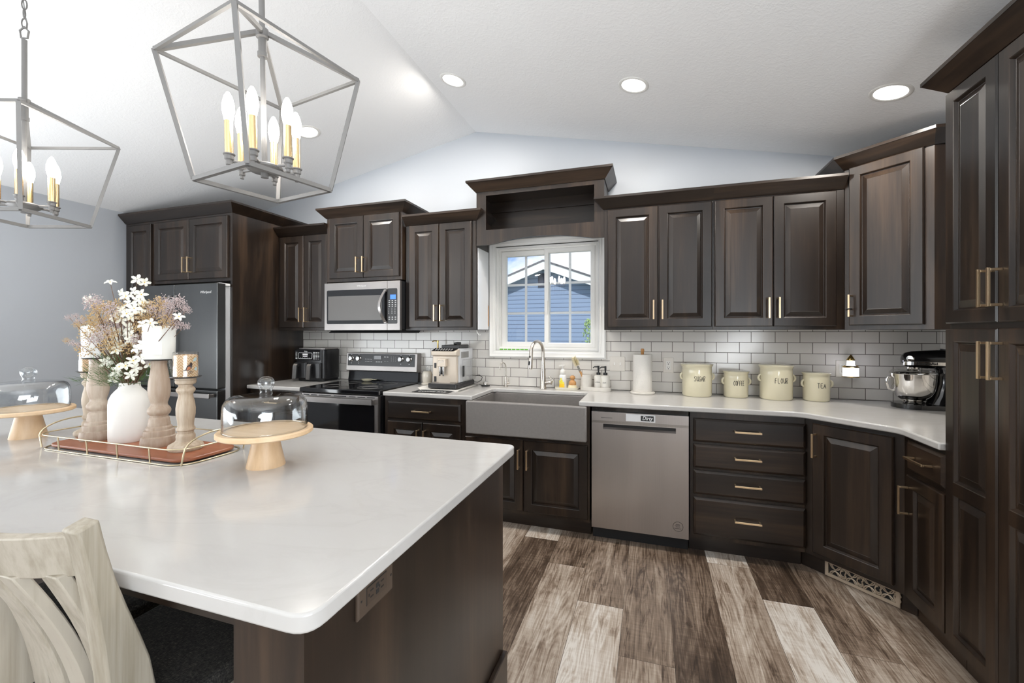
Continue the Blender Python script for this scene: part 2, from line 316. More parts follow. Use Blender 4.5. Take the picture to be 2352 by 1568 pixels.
# ------------------------------------------------------------------ mesh builder
class MB:
    def __init__(s): s.v = []; s.f = []
    def add(s, vs, fs):
        n = len(s.v); s.v += [tuple(x) for x in vs]; s.f += [tuple(i + n for i in f) for f in fs]; return s
    def box(s, x0, y0, z0, x1, y1, z1):
        return s.add([(x0, y0, z0), (x1, y0, z0), (x1, y1, z0), (x0, y1, z0), (x0, y0, z1), (x1, y0, z1), (x1, y1, z1), (x0, y1, z1)],
                     [(0, 3, 2, 1), (4, 5, 6, 7), (0, 1, 5, 4), (1, 2, 6, 5), (2, 3, 7, 6), (3, 0, 4, 7)])
    def prism(s, poly, a, b, axis=2):
        def P(p, h):
            if axis == 2: return (p[0], p[1], h)
            if axis == 1: return (p[0], h, p[1])
            return (h, p[0], p[1])
        n = len(poly)
        return s.add([P(p, a) for p in poly] + [P(p, b) for p in poly],
                     [tuple(range(n))[::-1], tuple(range(n, 2 * n))] + [(i, (i + 1) % n, n + (i + 1) % n, n + i) for i in range(n)])
    def tube(s, pts, r, n=8, closed=False, up=None):
        pts = [Vector(p) for p in pts]; m = len(pts); rs = r if isinstance(r, (list, tuple)) else [r] * m
        ref = Vector(up) if up else None; rows = []
        for i, p in enumerate(pts):
            a = pts[(i - 1) % m] if (closed or i) else p; c = pts[(i + 1) % m] if (closed or i < m - 1) else p
            t = (c - a).normalized()
            if ref is None or abs(t.dot(ref)) > 0.999: ref = t.orthogonal()
            u = (ref - t * ref.dot(t)).normalized(); w = t.cross(u)
            if not up: ref = u
            off = math.pi / n if n == 4 else 0
            rows.append([p + (u * math.cos(2 * math.pi * k / n + off) + w * math.sin(2 * math.pi * k / n + off)) * rs[i] for k in range(n)])
        vs = [q for row in rows for q in row]; fs = []
        for i in range(m if closed else m - 1):
            j = (i + 1) % m
            fs += [(i * n + k, i * n + (k + 1) % n, j * n + (k + 1) % n, j * n + k) for k in range(n)]
        if not closed: fs += [tuple(range(n))[::-1], tuple(range((m - 1) * n, m * n))]
        return s.add(vs, fs)
    def bar(s, a, b, w): return s.tube([a, b], w * 0.7071, 4, up=(0, 0, 1) if abs(b[2] - a[2]) < 1e-6 else None)
    def lathe(s, prof, n=28, c=(0, 0), sx=1.0, sy=1.0, caps=True):
        vs = []; fs = []
        for r, z in prof:
            for k in range(n):
                a = 2 * math.pi * k / n; vs.append((c[0] + r * sx * math.cos(a), c[1] + r * sy * math.sin(a), z))
        for i in range(len(prof) - 1):
            fs += [(i * n + k, i * n + (k + 1) % n, (i + 1) * n + (k + 1) % n, (i + 1) * n + k) for k in range(n)]
        if caps and prof[0][0] > 1e-6: fs.append(tuple(range(n))[::-1])
        if caps and prof[-1][0] > 1e-6: fs.append(tuple(range((len(prof) - 1) * n, len(prof) * n)))
        return s.add(vs, fs)
    def ball(s, c, r, n=12, m=8, sz=1.0):
        return s.lathe([(max(0.0, r * math.sin(math.pi * i / m)), c[2] - r * sz * math.cos(math.pi * i / m)) for i in range(m + 1)], n, (c[0], c[1]))
    def rects(s, x0, z0, x1, z1, rings, back=None):
        vs = []; fs = []
        for ins, y in rings: vs += [(x0 + ins, y, z0 + ins), (x1 - ins, y, z0 + ins), (x1 - ins, y, z1 - ins), (x0 + ins, y, z1 - ins)]
        for i in range(len(rings) - 1): fs += [(4 * i + k, 4 * i + (k + 1) % 4, 4 * i + 4 + (k + 1) % 4, 4 * i + 4 + k) for k in range(4)]
        n = 4 * (len(rings) - 1); fs.append((n, n + 1, n + 2, n + 3))
        if back is None: fs.append((3, 2, 1, 0))
        return s.add(vs, fs)
    def tr(s, mat):
        s.v = [tuple(mat @ Vector(p)) for p in s.v]; return s
    def off(s, x, y, z): return s.tr(Matrix.Translation((x, y, z)))
    def merge(s, o): return s.add(o.v, o.f)
    def build(s, name, mat, parent=None, smooth=None, bevel=0.0, seg=2, loc=(0, 0, 0), rot=(0, 0, 0), weld=True):
        me = bpy.data.meshes.new(name); me.from_pydata(s.v, [], s.f)
        bm = bmesh.new(); bm.from_mesh(me)
        if weld: bmesh.ops.remove_doubles(bm, verts=bm.verts, dist=1e-6)
        bmesh.ops.recalc_face_normals(bm, faces=bm.faces); bm.to_mesh(me); bm.free()
        me.materials.append(mat)
        if smooth: 
            me.shade_smooth(); me.set_sharp_from_angle(angle=R(smooth))
        o = bpy.data.objects.new(name, me); COL.objects.link(o)
        o.location = loc; o.rotation_euler = rot
        if parent: o.parent = parent
        if bevel:
            b = o.modifiers.new('bevel', 'BEVEL'); b.width = bevel; b.segments = seg; b.limit_method = 'ANGLE'; b.angle_limit = R(40)
        return o
def tag(o, label, cat, group=None):
    o['label'] = label; o['category'] = cat
    if group: o['group'] = group
    return o
def struct(o): o['kind'] = 'structure'; return o
def thing(name, label, cat, loc=(0, 0, 0), rz=0.0, group=None, tilt=(0, 0)):
    o = bpy.data.objects.new(name, None); COL.objects.link(o); o.empty_display_size = 0.05
    o.location = loc; o.rotation_euler = (tilt[0], tilt[1], rz); return tag(o, label, cat, group)
def copy_tree(o, parent=None):
    c = o.copy(); COL.objects.link(c)
    if parent: c.parent = parent
    for ch in list(o.children): copy_tree(ch, c)
    return c
def arc(c, r, a0, a1, n=10): return [(c[0] + r * math.cos(R(a0 + (a1 - a0) * i / n)), c[1] + r * math.sin(R(a0 + (a1 - a0) * i / n))) for i in range(n + 1)]
def rrect(x0, y0, x1, y1, r, n=5):
    return arc((x1 - r, y0 + r), r, -90, 0, n) + arc((x1 - r, y1 - r), r, 0, 90, n) + arc((x0 + r, y1 - r), r, 90, 180, n) + arc((x0 + r, y0 + r), r, 180, 270, n)
def lettering(name, body, size, mat, parent, loc, rot=(R(90), 0, 0), shear=0.0, sx=1.0, extrude=0.0004, bold=0.0):
    cu = bpy.data.curves.new(name, 'FONT'); cu.body = body; cu.size = size; cu.align_x = 'CENTER'; cu.align_y = 'CENTER'
    cu.extrude = extrude; cu.shear = shear; cu.offset = bold; cu.resolution_u = 3
    t = bpy.data.objects.new(name, cu); COL.objects.link(t); bpy.context.view_layer.update()
    me = bpy.data.meshes.new_from_object(t.evaluated_get(bpy.context.evaluated_depsgraph_get()))
    bpy.data.objects.remove(t); bpy.data.curves.remove(cu)
    me.materials.clear(); me.materials.append(mat)
    o = bpy.data.objects.new(name, me); COL.objects.link(o); o.location = loc; o.rotation_euler = rot; o.scale = (sx, 1, 1); o.parent = parent
    return o
# ------------------------------------------------------------------ the room
XL, XR, YB = -4.52, 2.037, -10.5
ZR, XRIDGE, SL, SR = 3.178, -1.255, 0.2, 0.2065
def ceil_z(x): return ZR - (SR * (x - XRIDGE) if x > XRIDGE else SL * (XRIDGE - x))
WX0, WX1, WZ0, WZ1 = -1.068, -0.178, 1.236, 2.140          # window opening
def gable(mb, y0, y1):
    return mb
wb_ = MB()
for x0, x1, z0, z1 in ((XL - .2, WX0, 0, None), (WX1, XR + .2, 0, None), (WX0, WX1, 0, WZ0), (WX0, WX1, WZ1, None)):
    xs = [x0] + ([XRIDGE] if x0 < XRIDGE < x1 else []) + [x1]
    top = [(x, (ceil_z(x) + .05) if z1 is None else z1) for x in reversed(xs)]
    wb_.prism([(x0, z0), (x1, z0)] + top, 0.0, 0.16, 1)
struct(wb_.build('wall_back', M['wall']))
struct(MB().box(XL - .2, YB, 0, XL, 0, ceil_z(XL) + .04).build('wall_left', M['wall']))
struct(MB().box(XR, YB, 0, XR + .2, 0, ceil_z(XR) + .04).build('wall_right', M['wall']))
struct(MB().prism([(XL - .2, 0), (XR + .2, 0), (XR + .2, ceil_z(XR + .2) + .05), (XRIDGE, ZR + .05), (XL - .2, ceil_z(XL - .2) + .05)], YB - .15, YB, 1).build('wall_front', M['wall']))
cp = [(XL - .25, ceil_z(XL - .25)), (XRIDGE, ZR), (XR + .25, ceil_z(XR + .25))]
struct(MB().prism(cp + [(x, z + .2) for x, z in reversed(cp)], YB - .15, 0.16, 1).build('ceiling', M['ceiling']))

# plank floor: one mesh, every board its own tone
fl = MB(); tones = []; seeds = []
X0, PW = -0.134, 0.229
special = {-2: [(-.72, .80), (None, .30)], -1: [(-.993, .42), (None, .66)], 0: [(-1.309, .42), (None, .86)], 1: [(-1.636, .45), (None, .55)],
           2: [(-3.0, .27), (None, .6)], 3: [(-.70, .80), (None, .62)], 4: [(-1.005, .26), (None, .88)], 5: [(-1.32, .46), (None, .64)], 6: [(-1.9, .60), (None, .4)]}
rf = random.Random(3)
k0 = int((XL - X0) / PW) - 1; k1 = int((XR - X0) / PW) + 1
for k in range(k0, k1):
    x0, x1 = X0 + k * PW, X0 + (k + 1) * PW; y = 0.0
    cuts = [(c if c is not None else -9, t) for c, t in special.get(k, [(-rf.uniform(.3, 1.3), rf.choice((.3, .45, .6, .8)))])]
    while cuts[-1][0] > YB: cuts.append((cuts[-1][0] - 1.22, rf.choice((.28, .42, .5, .62, .82))))
    if cuts[0][0] == -9: cuts[0] = (YB, cuts[0][1])
    prev = 0.0
    for c, t in cuts:
        c = max(c, YB)
        if c == YB and prev - c > 1.3:
            pass
        g = 0.0008
        if prev - c > 0.01:
            fl.add([(x0 + g, c + g, 0), (x1 - g, c + g, 0), (x1 - g, prev - g, 0), (x0 + g, prev - g, 0)], [(0, 1, 2, 3)]); tones.append(t); seeds.append(rf.random())
        prev = c
nf = len(fl.f)
fl.add([(XL - .2, YB, -.002), (XR + .2, YB, -.002), (XR + .2, .1, -.002), (XL - .2, .1, -.002)], [(0, 1, 2, 3)])
fl.box(XL - .2, YB, -.12, XR + .2, .1, -.004); tones += [-.1] * (len(fl.f) - nf); seeds += [0.0] * (len(fl.f) - nf)
me = bpy.data.meshes.new('floor'); me.from_pydata(fl.v, [], fl.f); me.materials.append(M['floor'])
a1 = me.attributes.new('tone', 'FLOAT', 'FACE'); a2 = me.attributes.new('seed', 'FLOAT', 'FACE')
for i, (t, s_) in enumerate(zip(tones, seeds)): a1.data[i].value = t; a2.data[i].value = s_
o = bpy.data.objects.new('floor', me); COL.objects.link(o); struct(o)

# tiled backsplash
ZC = 0.93
bs = MB().box(-3.168, -.008, ZC, -1.125, 0, 1.412).box(-1.125, -.008, ZC, -.118, 0, 1.178).box(-.118, -.008, ZC, XR - .008, 0, 1.412)
struct(bs.build('trim_1', M['tile']))
struct(MB().box(XR - .008, -1.27, ZC, XR, -.008, 1.412).build('trim_2', M['tile_side']))

# window: casing (trim), frame, sashes, glass
cs = MB()
def casing(x0, z0, x1, z1, steps):
    mb = MB(); vs = []; fs = []
    for ins, y in steps: vs += [(x0 + ins, y, z0 + ins), (x1 - ins, y, z0 + ins), (x1 - ins, y, z1 - ins), (x0 + ins, y, z1 - ins)]
    for i in range(len(steps) - 1): fs += [(4 * i + k, 4 * i + (k + 1) % 4, 4 * i + 4 + (k + 1) % 4, 4 * i + 4 + k) for k in range(4)]
    return mb.add(vs, fs)
struct(casing(-1.124, 1.178, -.118, 2.198, [(0, -.001), (0, -.020), (.010, -.024), (.016, -.020), (.030, -.017), (.040, -.017), (.046, -.012), (.056, -.012), (.058, -.008), (.058, .045)]).build('trim_3', M['white_paint'], smooth=30))
win = struct(thing('window_1', 'white sliding window with divided panes above the sink', 'window', (0, .06, 0)))
casing(WX0, WZ0, WX1, WZ1, [(0, -.03), (.018, -.03), (.018, -.012), (.03, -.012), (.03, .05), (0, .05)]).build('window_frame', M['white_paint'], win)
def sash(x0, x1, z0, z1, y, fw, name):
    s_ = casing(x0, z0, x1, z1, [(0, y + .02), (0, y - .014), (.008, y - .018), (fw - .008, y - .018), (fw, y - .008), (fw, y + .02)]).build('sash', M['white_paint'], win)
    g0, g1, h0, h1 = x0 + fw, x1 - fw, z0 + fw, z1 - fw
    MB().box(g0, y + .002, h0, g1, y + .006, h1).build('pane', M['window_glass'], s_)
    mu = MB(); xm = (g0 + g1) / 2; w_ = .010
    mu.box(xm - w_, y + .008, h0, xm + w_, y + .016, h1)
    for i in (1, 2): zm = h0 + (h1 - h0) * i / 3; mu.box(g0, y + .0085, zm - w_, g1, y + .0155, zm + w_)
    mu.build('muntin', M['white_paint'], s_)
sash(-1.038, -.600, 1.264, 2.108, .030, .046, 'sash')
sash(-.640, -.206, 1.262, 2.112, .000, .042, 'sash')
MB().box(-.628, -.026, 1.55, -.612, -.014, 1.66).build('sash_lock', M['white_plastic'], win)
tp = MB()
for i in range(7): tp.box(-1.040 + i * .038, -.031, 1.240, -1.010 + i * .038, -.0295, 1.249)
tp.build('tape_strip', M['green'], win)

# ------------------------------------------------------------------ cabinetry
def door_mb(w, h, fr=.056, mid=None):
    """a raised panel door, lower left back corner at the origin, front at y = -.02"""
    mb = MB()
    if mid is None: cells = [(0, h)]
    else: cells = [(0, mid), (mid, h)]
    for i, (a, b) in enumerate(cells):
        lo = fr if i == 0 else fr * .5; hi = fr if i == len(cells) - 1 else fr * .5
        x0, x1, z0, z1 = fr, w - fr, a + lo, b - hi
        ring = [(0, -.020), (.003, -.0185), (.007, -.0110), (.009, -.0075), (.012, -.0070), (.039, -.0178), (.0405, -.0172)]
        vs = []; fs = []
        for ins, y in ring: vs += [(x0 + ins, y, z0 + ins), (x1 - ins, y, z0 + ins), (x1 - ins, y, z1 - ins), (x0 + ins, y, z1 - ins)]
        for j in range(len(ring) - 1): fs += [(4 * j + k, 4 * j + (k + 1) % 4, 4 * j + 4 + (k + 1) % 4, 4 * j + 4 + k) for k in range(4)]
        n = 4 * (len(ring) - 1); fs.append((n, n + 1, n + 2, n + 3)); mb.add(vs, fs)
        # frame face around this cell
        X0, X1 = .005, w - .005; Z0 = a + (.005 if i == 0 else 0); Z1 = b - (.005 if i == len(cells) - 1 else 0); y = -.020
        mb.add([(X0, y, Z0), (X1, y, Z0), (X1, y, Z1), (X0, y, Z1), (x0, y, z0), (x1, y, z0), (x1, y, z1), (x0, y, z1)],
               [(0, 1, 5, 4), (1, 2, 6, 5), (2, 3, 7, 6), (3, 0, 4, 7)])
    mb.add([(0, 0, 0), (w, 0, 0), (w, 0, h), (0, 0, h), (0, -.015, 0), (w, -.015, 0), (w, -.015, h), (0, -.015, h), (.005, -.020, .005), (w - .005, -.020, .005), (w - .005, -.020, h - .005), (.005, -.020, h - .005)],
           [(3, 2, 1, 0)] + [(k, (k + 1) % 4, 4 + (k + 1) % 4, 4 + k) for k in range(4)] + [(4 + k, 4 + (k + 1) % 4, 8 + (k + 1) % 4, 8 + k) for k in range(4)])
    return mb
def pull(parent, x, z, L=.136, vert=True, y=-.020):
    mb = MB(); w, so = .0055, .034
    if vert:
        mb.box(x - w, y - so - .008, z - L / 2, x + w, y - so, z + L / 2)
        for e in (-1, 1): mb.box(x - w * .8, y - so, z + e * (L / 2 - .006) - .0045, x + w * .8, y, z + e * (L / 2 - .006) + .0045)
    else:
        mb.box(x - L / 2, y - so - .008, z - w, x + L / 2, y - so, z + w)
        for e in (-1, 1): mb.box(x + e * (L / 2 - .006) - .0045, y - so, z - w * .8, x + e * (L / 2 - .006) + .0045, y, z + w * .8)
    return mb.build('handle', M['gold'], parent, bevel=.0012)
def door(cab, x0, z0, x1, z1, hx=None, hz=None, mid=None, fr=.056):
    d = door_mb(x1 - x0, z1 - z0, fr, mid).build('door', M['wood'], cab, loc=(x0, 0, z0))
    if hx is not None: pull(d, hx - x0, hz - z0)
    return d
def drawer(cab, x0, z0, x1, z1, hx=None, L=.14):
    w, h = x1 - x0, z1 - z0
    d = MB().rects(0, 0, w, h, [(0, 0), (0, -.009), (.003, -.012), (.014, -.020)]).build('drawer', M['wood_h'], cab, loc=(x0, 0, z0))
    pull(d, (x1 - x0) / 2 if hx is None else hx - x0, h / 2 + .002, L, False)
    return d
def crown(parent, path, z, h=.062, p=.066, lip=.016, ends=True):
    """crown moulding along a local xy path (outside is to the right of travel)"""
    n = len(path); P = [Vector((x, y, 0)) for x, y in path]; dirs = []
    for i in range(n):
        ns = []
        if i > 0: t = (P[i] - P[i - 1]).normalized(); ns.append(Vector((t.y, -t.x, 0)))
        if i < n - 1: t = (P[i + 1] - P[i]).normalized(); ns.append(Vector((t.y, -t.x, 0)))
        m_ = ns[0] if len(ns) == 1 else (ns[0] + ns[1]) / (1 + ns[0].dot(ns[1])); dirs.append(m_)
    prof = [(0, -.004), (.006, -.004), (p, h), (p + .002, h), (p + .002, h + lip), (0, h + lip)]
    vs = []; fs = []; k = len(prof)
    for i in range(n):
        for o_, dz in prof: q = P[i] + dirs[i] * o_; vs.append((q.x, q.y, z + dz))
    for i in range(n - 1): fs += [(i * k + j, i * k + (j + 1) % k, (i + 1) * k + (j + 1) % k, (i + 1) * k + j) for j in range(k)]
    fs += [tuple(range(k)), tuple(range((n - 1) * k, n * k))[::-1]]
    return MB().add(vs, fs).build('crown_moulding', M['wood_h'], parent)
FY = -.31      # face frames of the wall cabinets
def upper(label, x0, x1, z0, z1, y=FY, group='dark wall cabinets'):
    c = thing('wall_cabinet', label, 'cabinet', (x0, y, 0), 0, group)
    MB().box(0, 0, z0, x1 - x0, -y, z1).build('body', M['wood'], c, bevel=.0015)
    return c
# A, left of the microwave
c = upper('narrow dark wall cabinet between the fridge panel and the microwave', -3.166, -2.577, 1.41, 2.31)
door(c, .029, 1.437, .306, 2.296, .29, 1.555); door(c, .313, 1.437, .575, 2.296, .351, 1.555)
crown(c, [(.0, 0), (.589, 0)], 2.305)
# B, over the microwave
c = upper('short dark two-door wall cabinet directly over the microwave', -2.575, -1.790, 1.845, 2.430, -.343)
door(c, .040, 1.873, .398, 2.420, .355, 1.985); door(c, .404, 1.873, .762, 2.420, .420, 1.985)
crown(c, [(0, .343), (0, 0), (.785, 0), (.785, .343)], 2.427)
# C, left of the window
c = upper('tall dark two-door wall cabinet above the coffee machine', -1.775, -1.125, 1.41, 2.31)
door(c, .040, 1.435, .318, 2.300, .298, 1.553); door(c, .325, 1.435, .616, 2.300, .354, 1.553)
crown(c, [(0, 0), (.65, 0), (.65, .31)], 2.305)
# D, right of the window
c = upper('dark two-door wall cabinet just right of the window', -.10, .634, 1.41, 2.31)
door(c, .027, 1.432, .375, 2.290, .347, 1.553); door(c, .382, 1.432, .726, 2.290, .406, 1.553)
crown(c, [(0, .31), (0, 0), (.734, 0)], 2.302)
c = upper('dark two-door wall cabinet above the flour and tea canisters', .634, 1.391, 1.41, 2.31)
door(c, .010, 1.432, .358, 2.290, .328, 1.553); door(c, .363, 1.432, .711, 2.290, .387, 1.553)
crown(c, [(0, 0), (.757, 0)], 2.302)
# valance shelf box over the window
c = thing('shelf_box', 'open dark shelf box with an arched valance above the window', 'shelf', (-1.120, FY, 0))
w = 1.020; a0, a1, z0, z1 = .082, .947, 2.217, 2.494
fr = MB()
ar = [(.112 + (.934 - .112) * i / 20, 2.097 + .044 * math.sin(math.pi * i / 20)) for i in range(21)]
fr.prism([(0, 2.097)] + ar + [(w, 2.097), (w, z0), (0, z0)], 0, .02, 1)
fr.box(0, 0, z1, w, .02, 2.535).box(0, 0, z0, a0, .02, z1).box(a1, 0, z0, w, .02, z1)
fr.build('face_frame', M['wood'], c)
MB().box(0, .02, 2.2, .02, .31, 2.535).box(w - .02, .02, 2.2, w, .31, 2.535).box(.02, .02, 2.197, w - .02, .31, 2.217).box(.02, .02, 2.515, w - .02, .31, 2.535).box(.02, .295, 2.217, w - .02, .31, 2.515).build('body', M['wood_h'], c)
MB().box(.02, .275, 2.43, w - .02, .295, 2.515).build('hanging_rail', M['wood_h'], c)
crown(c, [(0, .31), (0, 0), (w, 0), (w, .31)], 2.530)
# diagonal corner wall cabinet
dl = .427
c = thing('corner_cabinet', 'diagonal dark corner wall cabinet with a single door', 'cabinet', (1.393, -.31, 0), R(-45))
k = math.sqrt(.5)
def loc45(x, y, ox=1.393, oy=-.31): dx, dy = x - ox, y - oy; return ((dx - dy) * k, (dx + dy) * k)
poly = [(0, 0), (dl, 0), loc45(2.034, -.612), loc45(2.034, -.003), loc45(1.393, -.003)]
MB().prism(poly, 1.408, 2.432, 2).build('body', M['wood'], c, bevel=.0015)
door(c, .031, 1.436, .388, 2.415, .050, 1.556)
crown(c, [loc45(1.393, -.003), (0, 0), (dl, 0), loc45(2.034, -.612)], 2.417)
t = MB().tube([(.050 + .012 * math.cos(q), -.056 + .022 * math.sin(q), 1.535 + .003 * math.cos(q)) for q in [i * math.pi / 8 for i in range(16)]],   .0035, 6, True)
ht = thing('hair_tie', 'black hair tie looped on the corner cabinet handle', 'hair tie', (1.393, -.31, 0), R(-45)); t.build('band', M['black_matte'], ht, smooth=60)

# base cabinets on the back wall
BF = -.62
def base_cab(name, label, x0, x1, cat='cabinet', group='dark base cabinets', toe=True):
    c = thing(name, label, cat, (x0, BF, 0), 0, group); W_ = x1 - x0
    MB().box(0, 0, .105, W_, -BF - .02, .896).build('body', M['wood'], c)
    if toe: MB().box(0, .07, 0, W_, .09, .105).build('toe_kick', M['wood_h'], c)
    return c
c = base_cab('base_cabinet', 'dark base cabinet between the fridge panel and the range', -3.165, -2.585)
drawer(c, .03, .717, .555, .857); door(c, .03, .132, .288, .702, .265, .50); door(c, .295, .132, .555, .702, .32, .50)
c = base_cab('base_cabinet', 'dark base cabinet with one drawer under the coffee machine', -1.770, -1.086)
drawer(c, .031, .724, .658, .857, None, .15); door(c, .031, .132, .337, .703, .314, .585); door(c, .344, .132, .658, .703, .371, .585)
c = thing('sink_cabinet', 'dark two-door cabinet under the farmhouse sink', 'cabinet', (-1.086, BF, 0), 0, 'dark base cabinets')
MB().box(0, 0, .105, .922, .60, .648).box(0, 0, .648, .03, .60, .896).box(.902, 0, .648, .922, .60, .896).build('body', M['wood'], c)
MB().box(0, .07, 0, .922, .09, .105).build('toe_kick', M['wood_h'], c)
door(c, .013, .131, .455, .630, .429, .503); door(c, .462, .131, .911, .630, .492, .503)
c = base_cab('drawer_cabinet', 'dark base cabinet with a stack of four drawers', .463, 1.085, 'cabinet')
for z0, z1, hz in ((.711, .857, .793), (.549, .696, .630), (.385, .533, .468), (.131, .365, .254)):
    d = MB().rects(0, 0, .605, z1 - z0, [(0, 0), (0, -.009), (.003, -.012), (.014, -.020)]).build('drawer', M['wood_h'], c, loc=(.019, 0, z0))
    pull(d, .780 - .463 - .019, hz - z0, .145, False)
# diagonal base
bl = .4625
c = thing('corner_base_cabinet', 'diagonal dark corner base cabinet with a single door above the toe grille', 'cabinet', (1.085, -.615, 0), R(-45), 'dark base cabinets')
def l45b(x, y): return loc45(x, y, 1.085, -.615)
MB().prism([(0, 0), (bl, 0), l45b(2.02, -.942), l45b(2.02, -.02), l45b(1.085, -.02)], .105, .896, 2).build('body', M['wood'], c, bevel=.001)
MB().box(-.05, .055, 0, bl + .03, .075, .105).build('toe_kick', M['wood_h'], c)
door(c, .052, .133, .424, .872, .072, .750)
# toe grille: bronze scroll register
g = thing('toe_grille', 'bronze scrollwork register in the toe kick of the corner base cabinet', 'vent', (1.085, -.615, 0), R(-45))
gx0, gx1, gz0, gz1 = .085, .428, .004, .098
casing(gx0, gz0, gx1, gz1, [(0, .054), (0, .046), (.003, .044), (.018, .044), (.018, .054)]).build('frame', M['grille'], g)
MB().box(gx0 + .004, .0525, gz0 + .004, gx1 - .004, .0545, gz1 - .004).build('backing', M['black_matte'], g)
sc = MB()
def curl(cx, cz, r, a0, a1): sc.tube([(cx + r * math.cos(R(a0 + (a1 - a0) * i / 10)), .049, cz + r * math.sin(R(a0 + (a1 - a0) * i / 10))) for i in range(11)], .0036, 5)
zc_ = (gz0 + gz1) / 2
for i in range(4):
    cx = gx0 + .052 + i * .080
    curl(cx, gz0 + .016, .026, 0, 180); curl(cx, gz1 - .016, .026, 180, 360); curl(cx + .040, zc_, .015, 90, 300); curl(cx + .040, zc_ + .012, .012, -60, 200); curl(cx + .04, zc_ - .012, .012, 160, 420)
    sc.tube([(cx - .02, .049, gz0 + .018), (cx + .0, .049, zc_), (cx - .02, .049, gz1 - .018)], .003, 5); sc.tube([(cx + .02, .049, gz0 + .018), (cx, .049, zc_), (cx + .02, .049, gz1 - .018)], .003, 5)
sc.build('scrollwork', M['grille'], g, smooth=60)
# right wall base
c = thing('base_cabinet', 'dark base cabinet against the right wall beside the tall pantry', 'cabinet', (1.412, -.942, 0), R(-90), 'dark base cabinets')
MB().box(0, 0, .105, .334, .60, .896).build('body', M['wood'], c)
MB().box(0, .055, 0, .334, .075, .105).build('toe_kick', M['wood_h'], c)
drawer(c, .053, .735, .328, .878, .19, .145); door(c, .053, .132, .328, .712, .073, .592)
# pantry
PY = -1.279
c = thing('pantry_cabinet', 'tall dark pantry cabinet with four doors at the right edge', 'cabinet', (1.412, PY, 0), R(-90))
MB().box(0, 0, .105, .575, .618, 2.398).build('body', M['wood'], c, bevel=.001)
MB().box(0, .055, 0, .575, .075, .105).build('toe_kick', M['wood_h'], c)
for z0, z1, hz, md in ((.118, 1.406, 1.292, .642), (1.428, 2.378, 1.551, None)):
    door(c, .004, z0, .283, z1, .262, hz, md, .050); door(c, .289, z0, .568, z1, .310, hz, md, .050)
crown(c, [(0, .30), (0, 0), (.575, 0), (.575, .618)], 2.394)
# fridge surround
c = thing('fridge_surround', 'tall dark cabinet surround enclosing the fridge at the left', 'cabinet', (-4.512, -.79, 0))
MB().box(1.322, 0, 0, 1.344, .785, 2.425).build('side_panel', M['wood'], c)
MB().box(0, 0, 1.835, 1.322, .785, 2.425).box(0, 0, .0, .385, .785, 1.835).build('body', M['wood'], c)
door(c, .042, 1.10, .362, 2.392); door(c, .042, .12, .362, 1.09)
door(c, .407, 1.862, .845, 2.394, .823, 1.987); door(c, .852, 1.862, 1.304, 2.394, .885, 1.987)
crown(c, [(0, 0), (1.344, 0), (1.344, .785)], 2.42)

# counters
def slab(name, poly, z1, label, th=.032, bev=.007):
    return tag(MB().prism(poly, z1 - th, z1, 2).build(name, M['quartz'], smooth=30, bevel=bev, seg=3), label, 'countertop')
def fillet(a, b, c_, r, n=6):
    a, b, c_ = Vector(a), Vector(b), Vector(c_); u = (a - b).normalized(); v = (c_ - b).normalized()
    ang = u.angle(v); d = r / math.tan(ang / 2); p0 = b + u * d; p1 = b + v * d; out = []
    for i in range(n + 1):
        t_ = i / n; q = (1 - t_) ** 2 * p0 + 2 * t_ * (1 - t_) * b + t_ * t_ * p1; out.append((q.x, q.y))
    return out
slab('countertop', [(-3.166, -.66), (-2.578, -.66), (-2.578, -.01), (-3.166, -.01)], ZC, 'short white counter between the fridge panel and the range')
poly = [(-1.768, -.658), (-1.012, -.658)] + [(-1.012, -.225)] + [(-.987, -.2), (-.257, -.2)] + [(-.232, -.225), (-.232, -.658)] + fillet((-.232, -.658), (1.058, -.658), (1.375, -.975), .10) + fillet((1.058, -.658), (1.375, -.975), (1.375, -1.27), .10) + [(1.375, -1.278), (2.027, -1.278), (2.027, -.01), (-1.768, -.01)]
slab('countertop', poly, ZC, 'long white counter running under the window and round the corner')
# farmhouse sink
sk = thing('farmhouse_sink', 'grey apron-front farmhouse sink under the window', 'sink', (-.615, -.68, 0))
MB().box(-.437, 0, .660, .437, .038, .8975).build('apron', M['apron'], sk, bevel=.010, seg=3, smooth=30)
sx0, sx1, sy0, sy1 = -.405, .392, .038, .49
b_ = MB(); t_ = .012
b_.box(sx0, sy0, .675, sx1, sy1, .687).box(sx0, sy1 - t_, .687, sx1, sy1, .897).box(sx0, sy0, .687, sx0 + t_, sy1 - t_, .896).box(sx1 - t_, sy0, .687, sx1, sy1 - t_, .896)
b_.build('basin', M['apron'], sk, bevel=.004)
MB().lathe([(0, .689), (.045, .689), (.05, .692), (.05, .687)], 20, (0, .27)).build('drain', M['nickel'], sk)
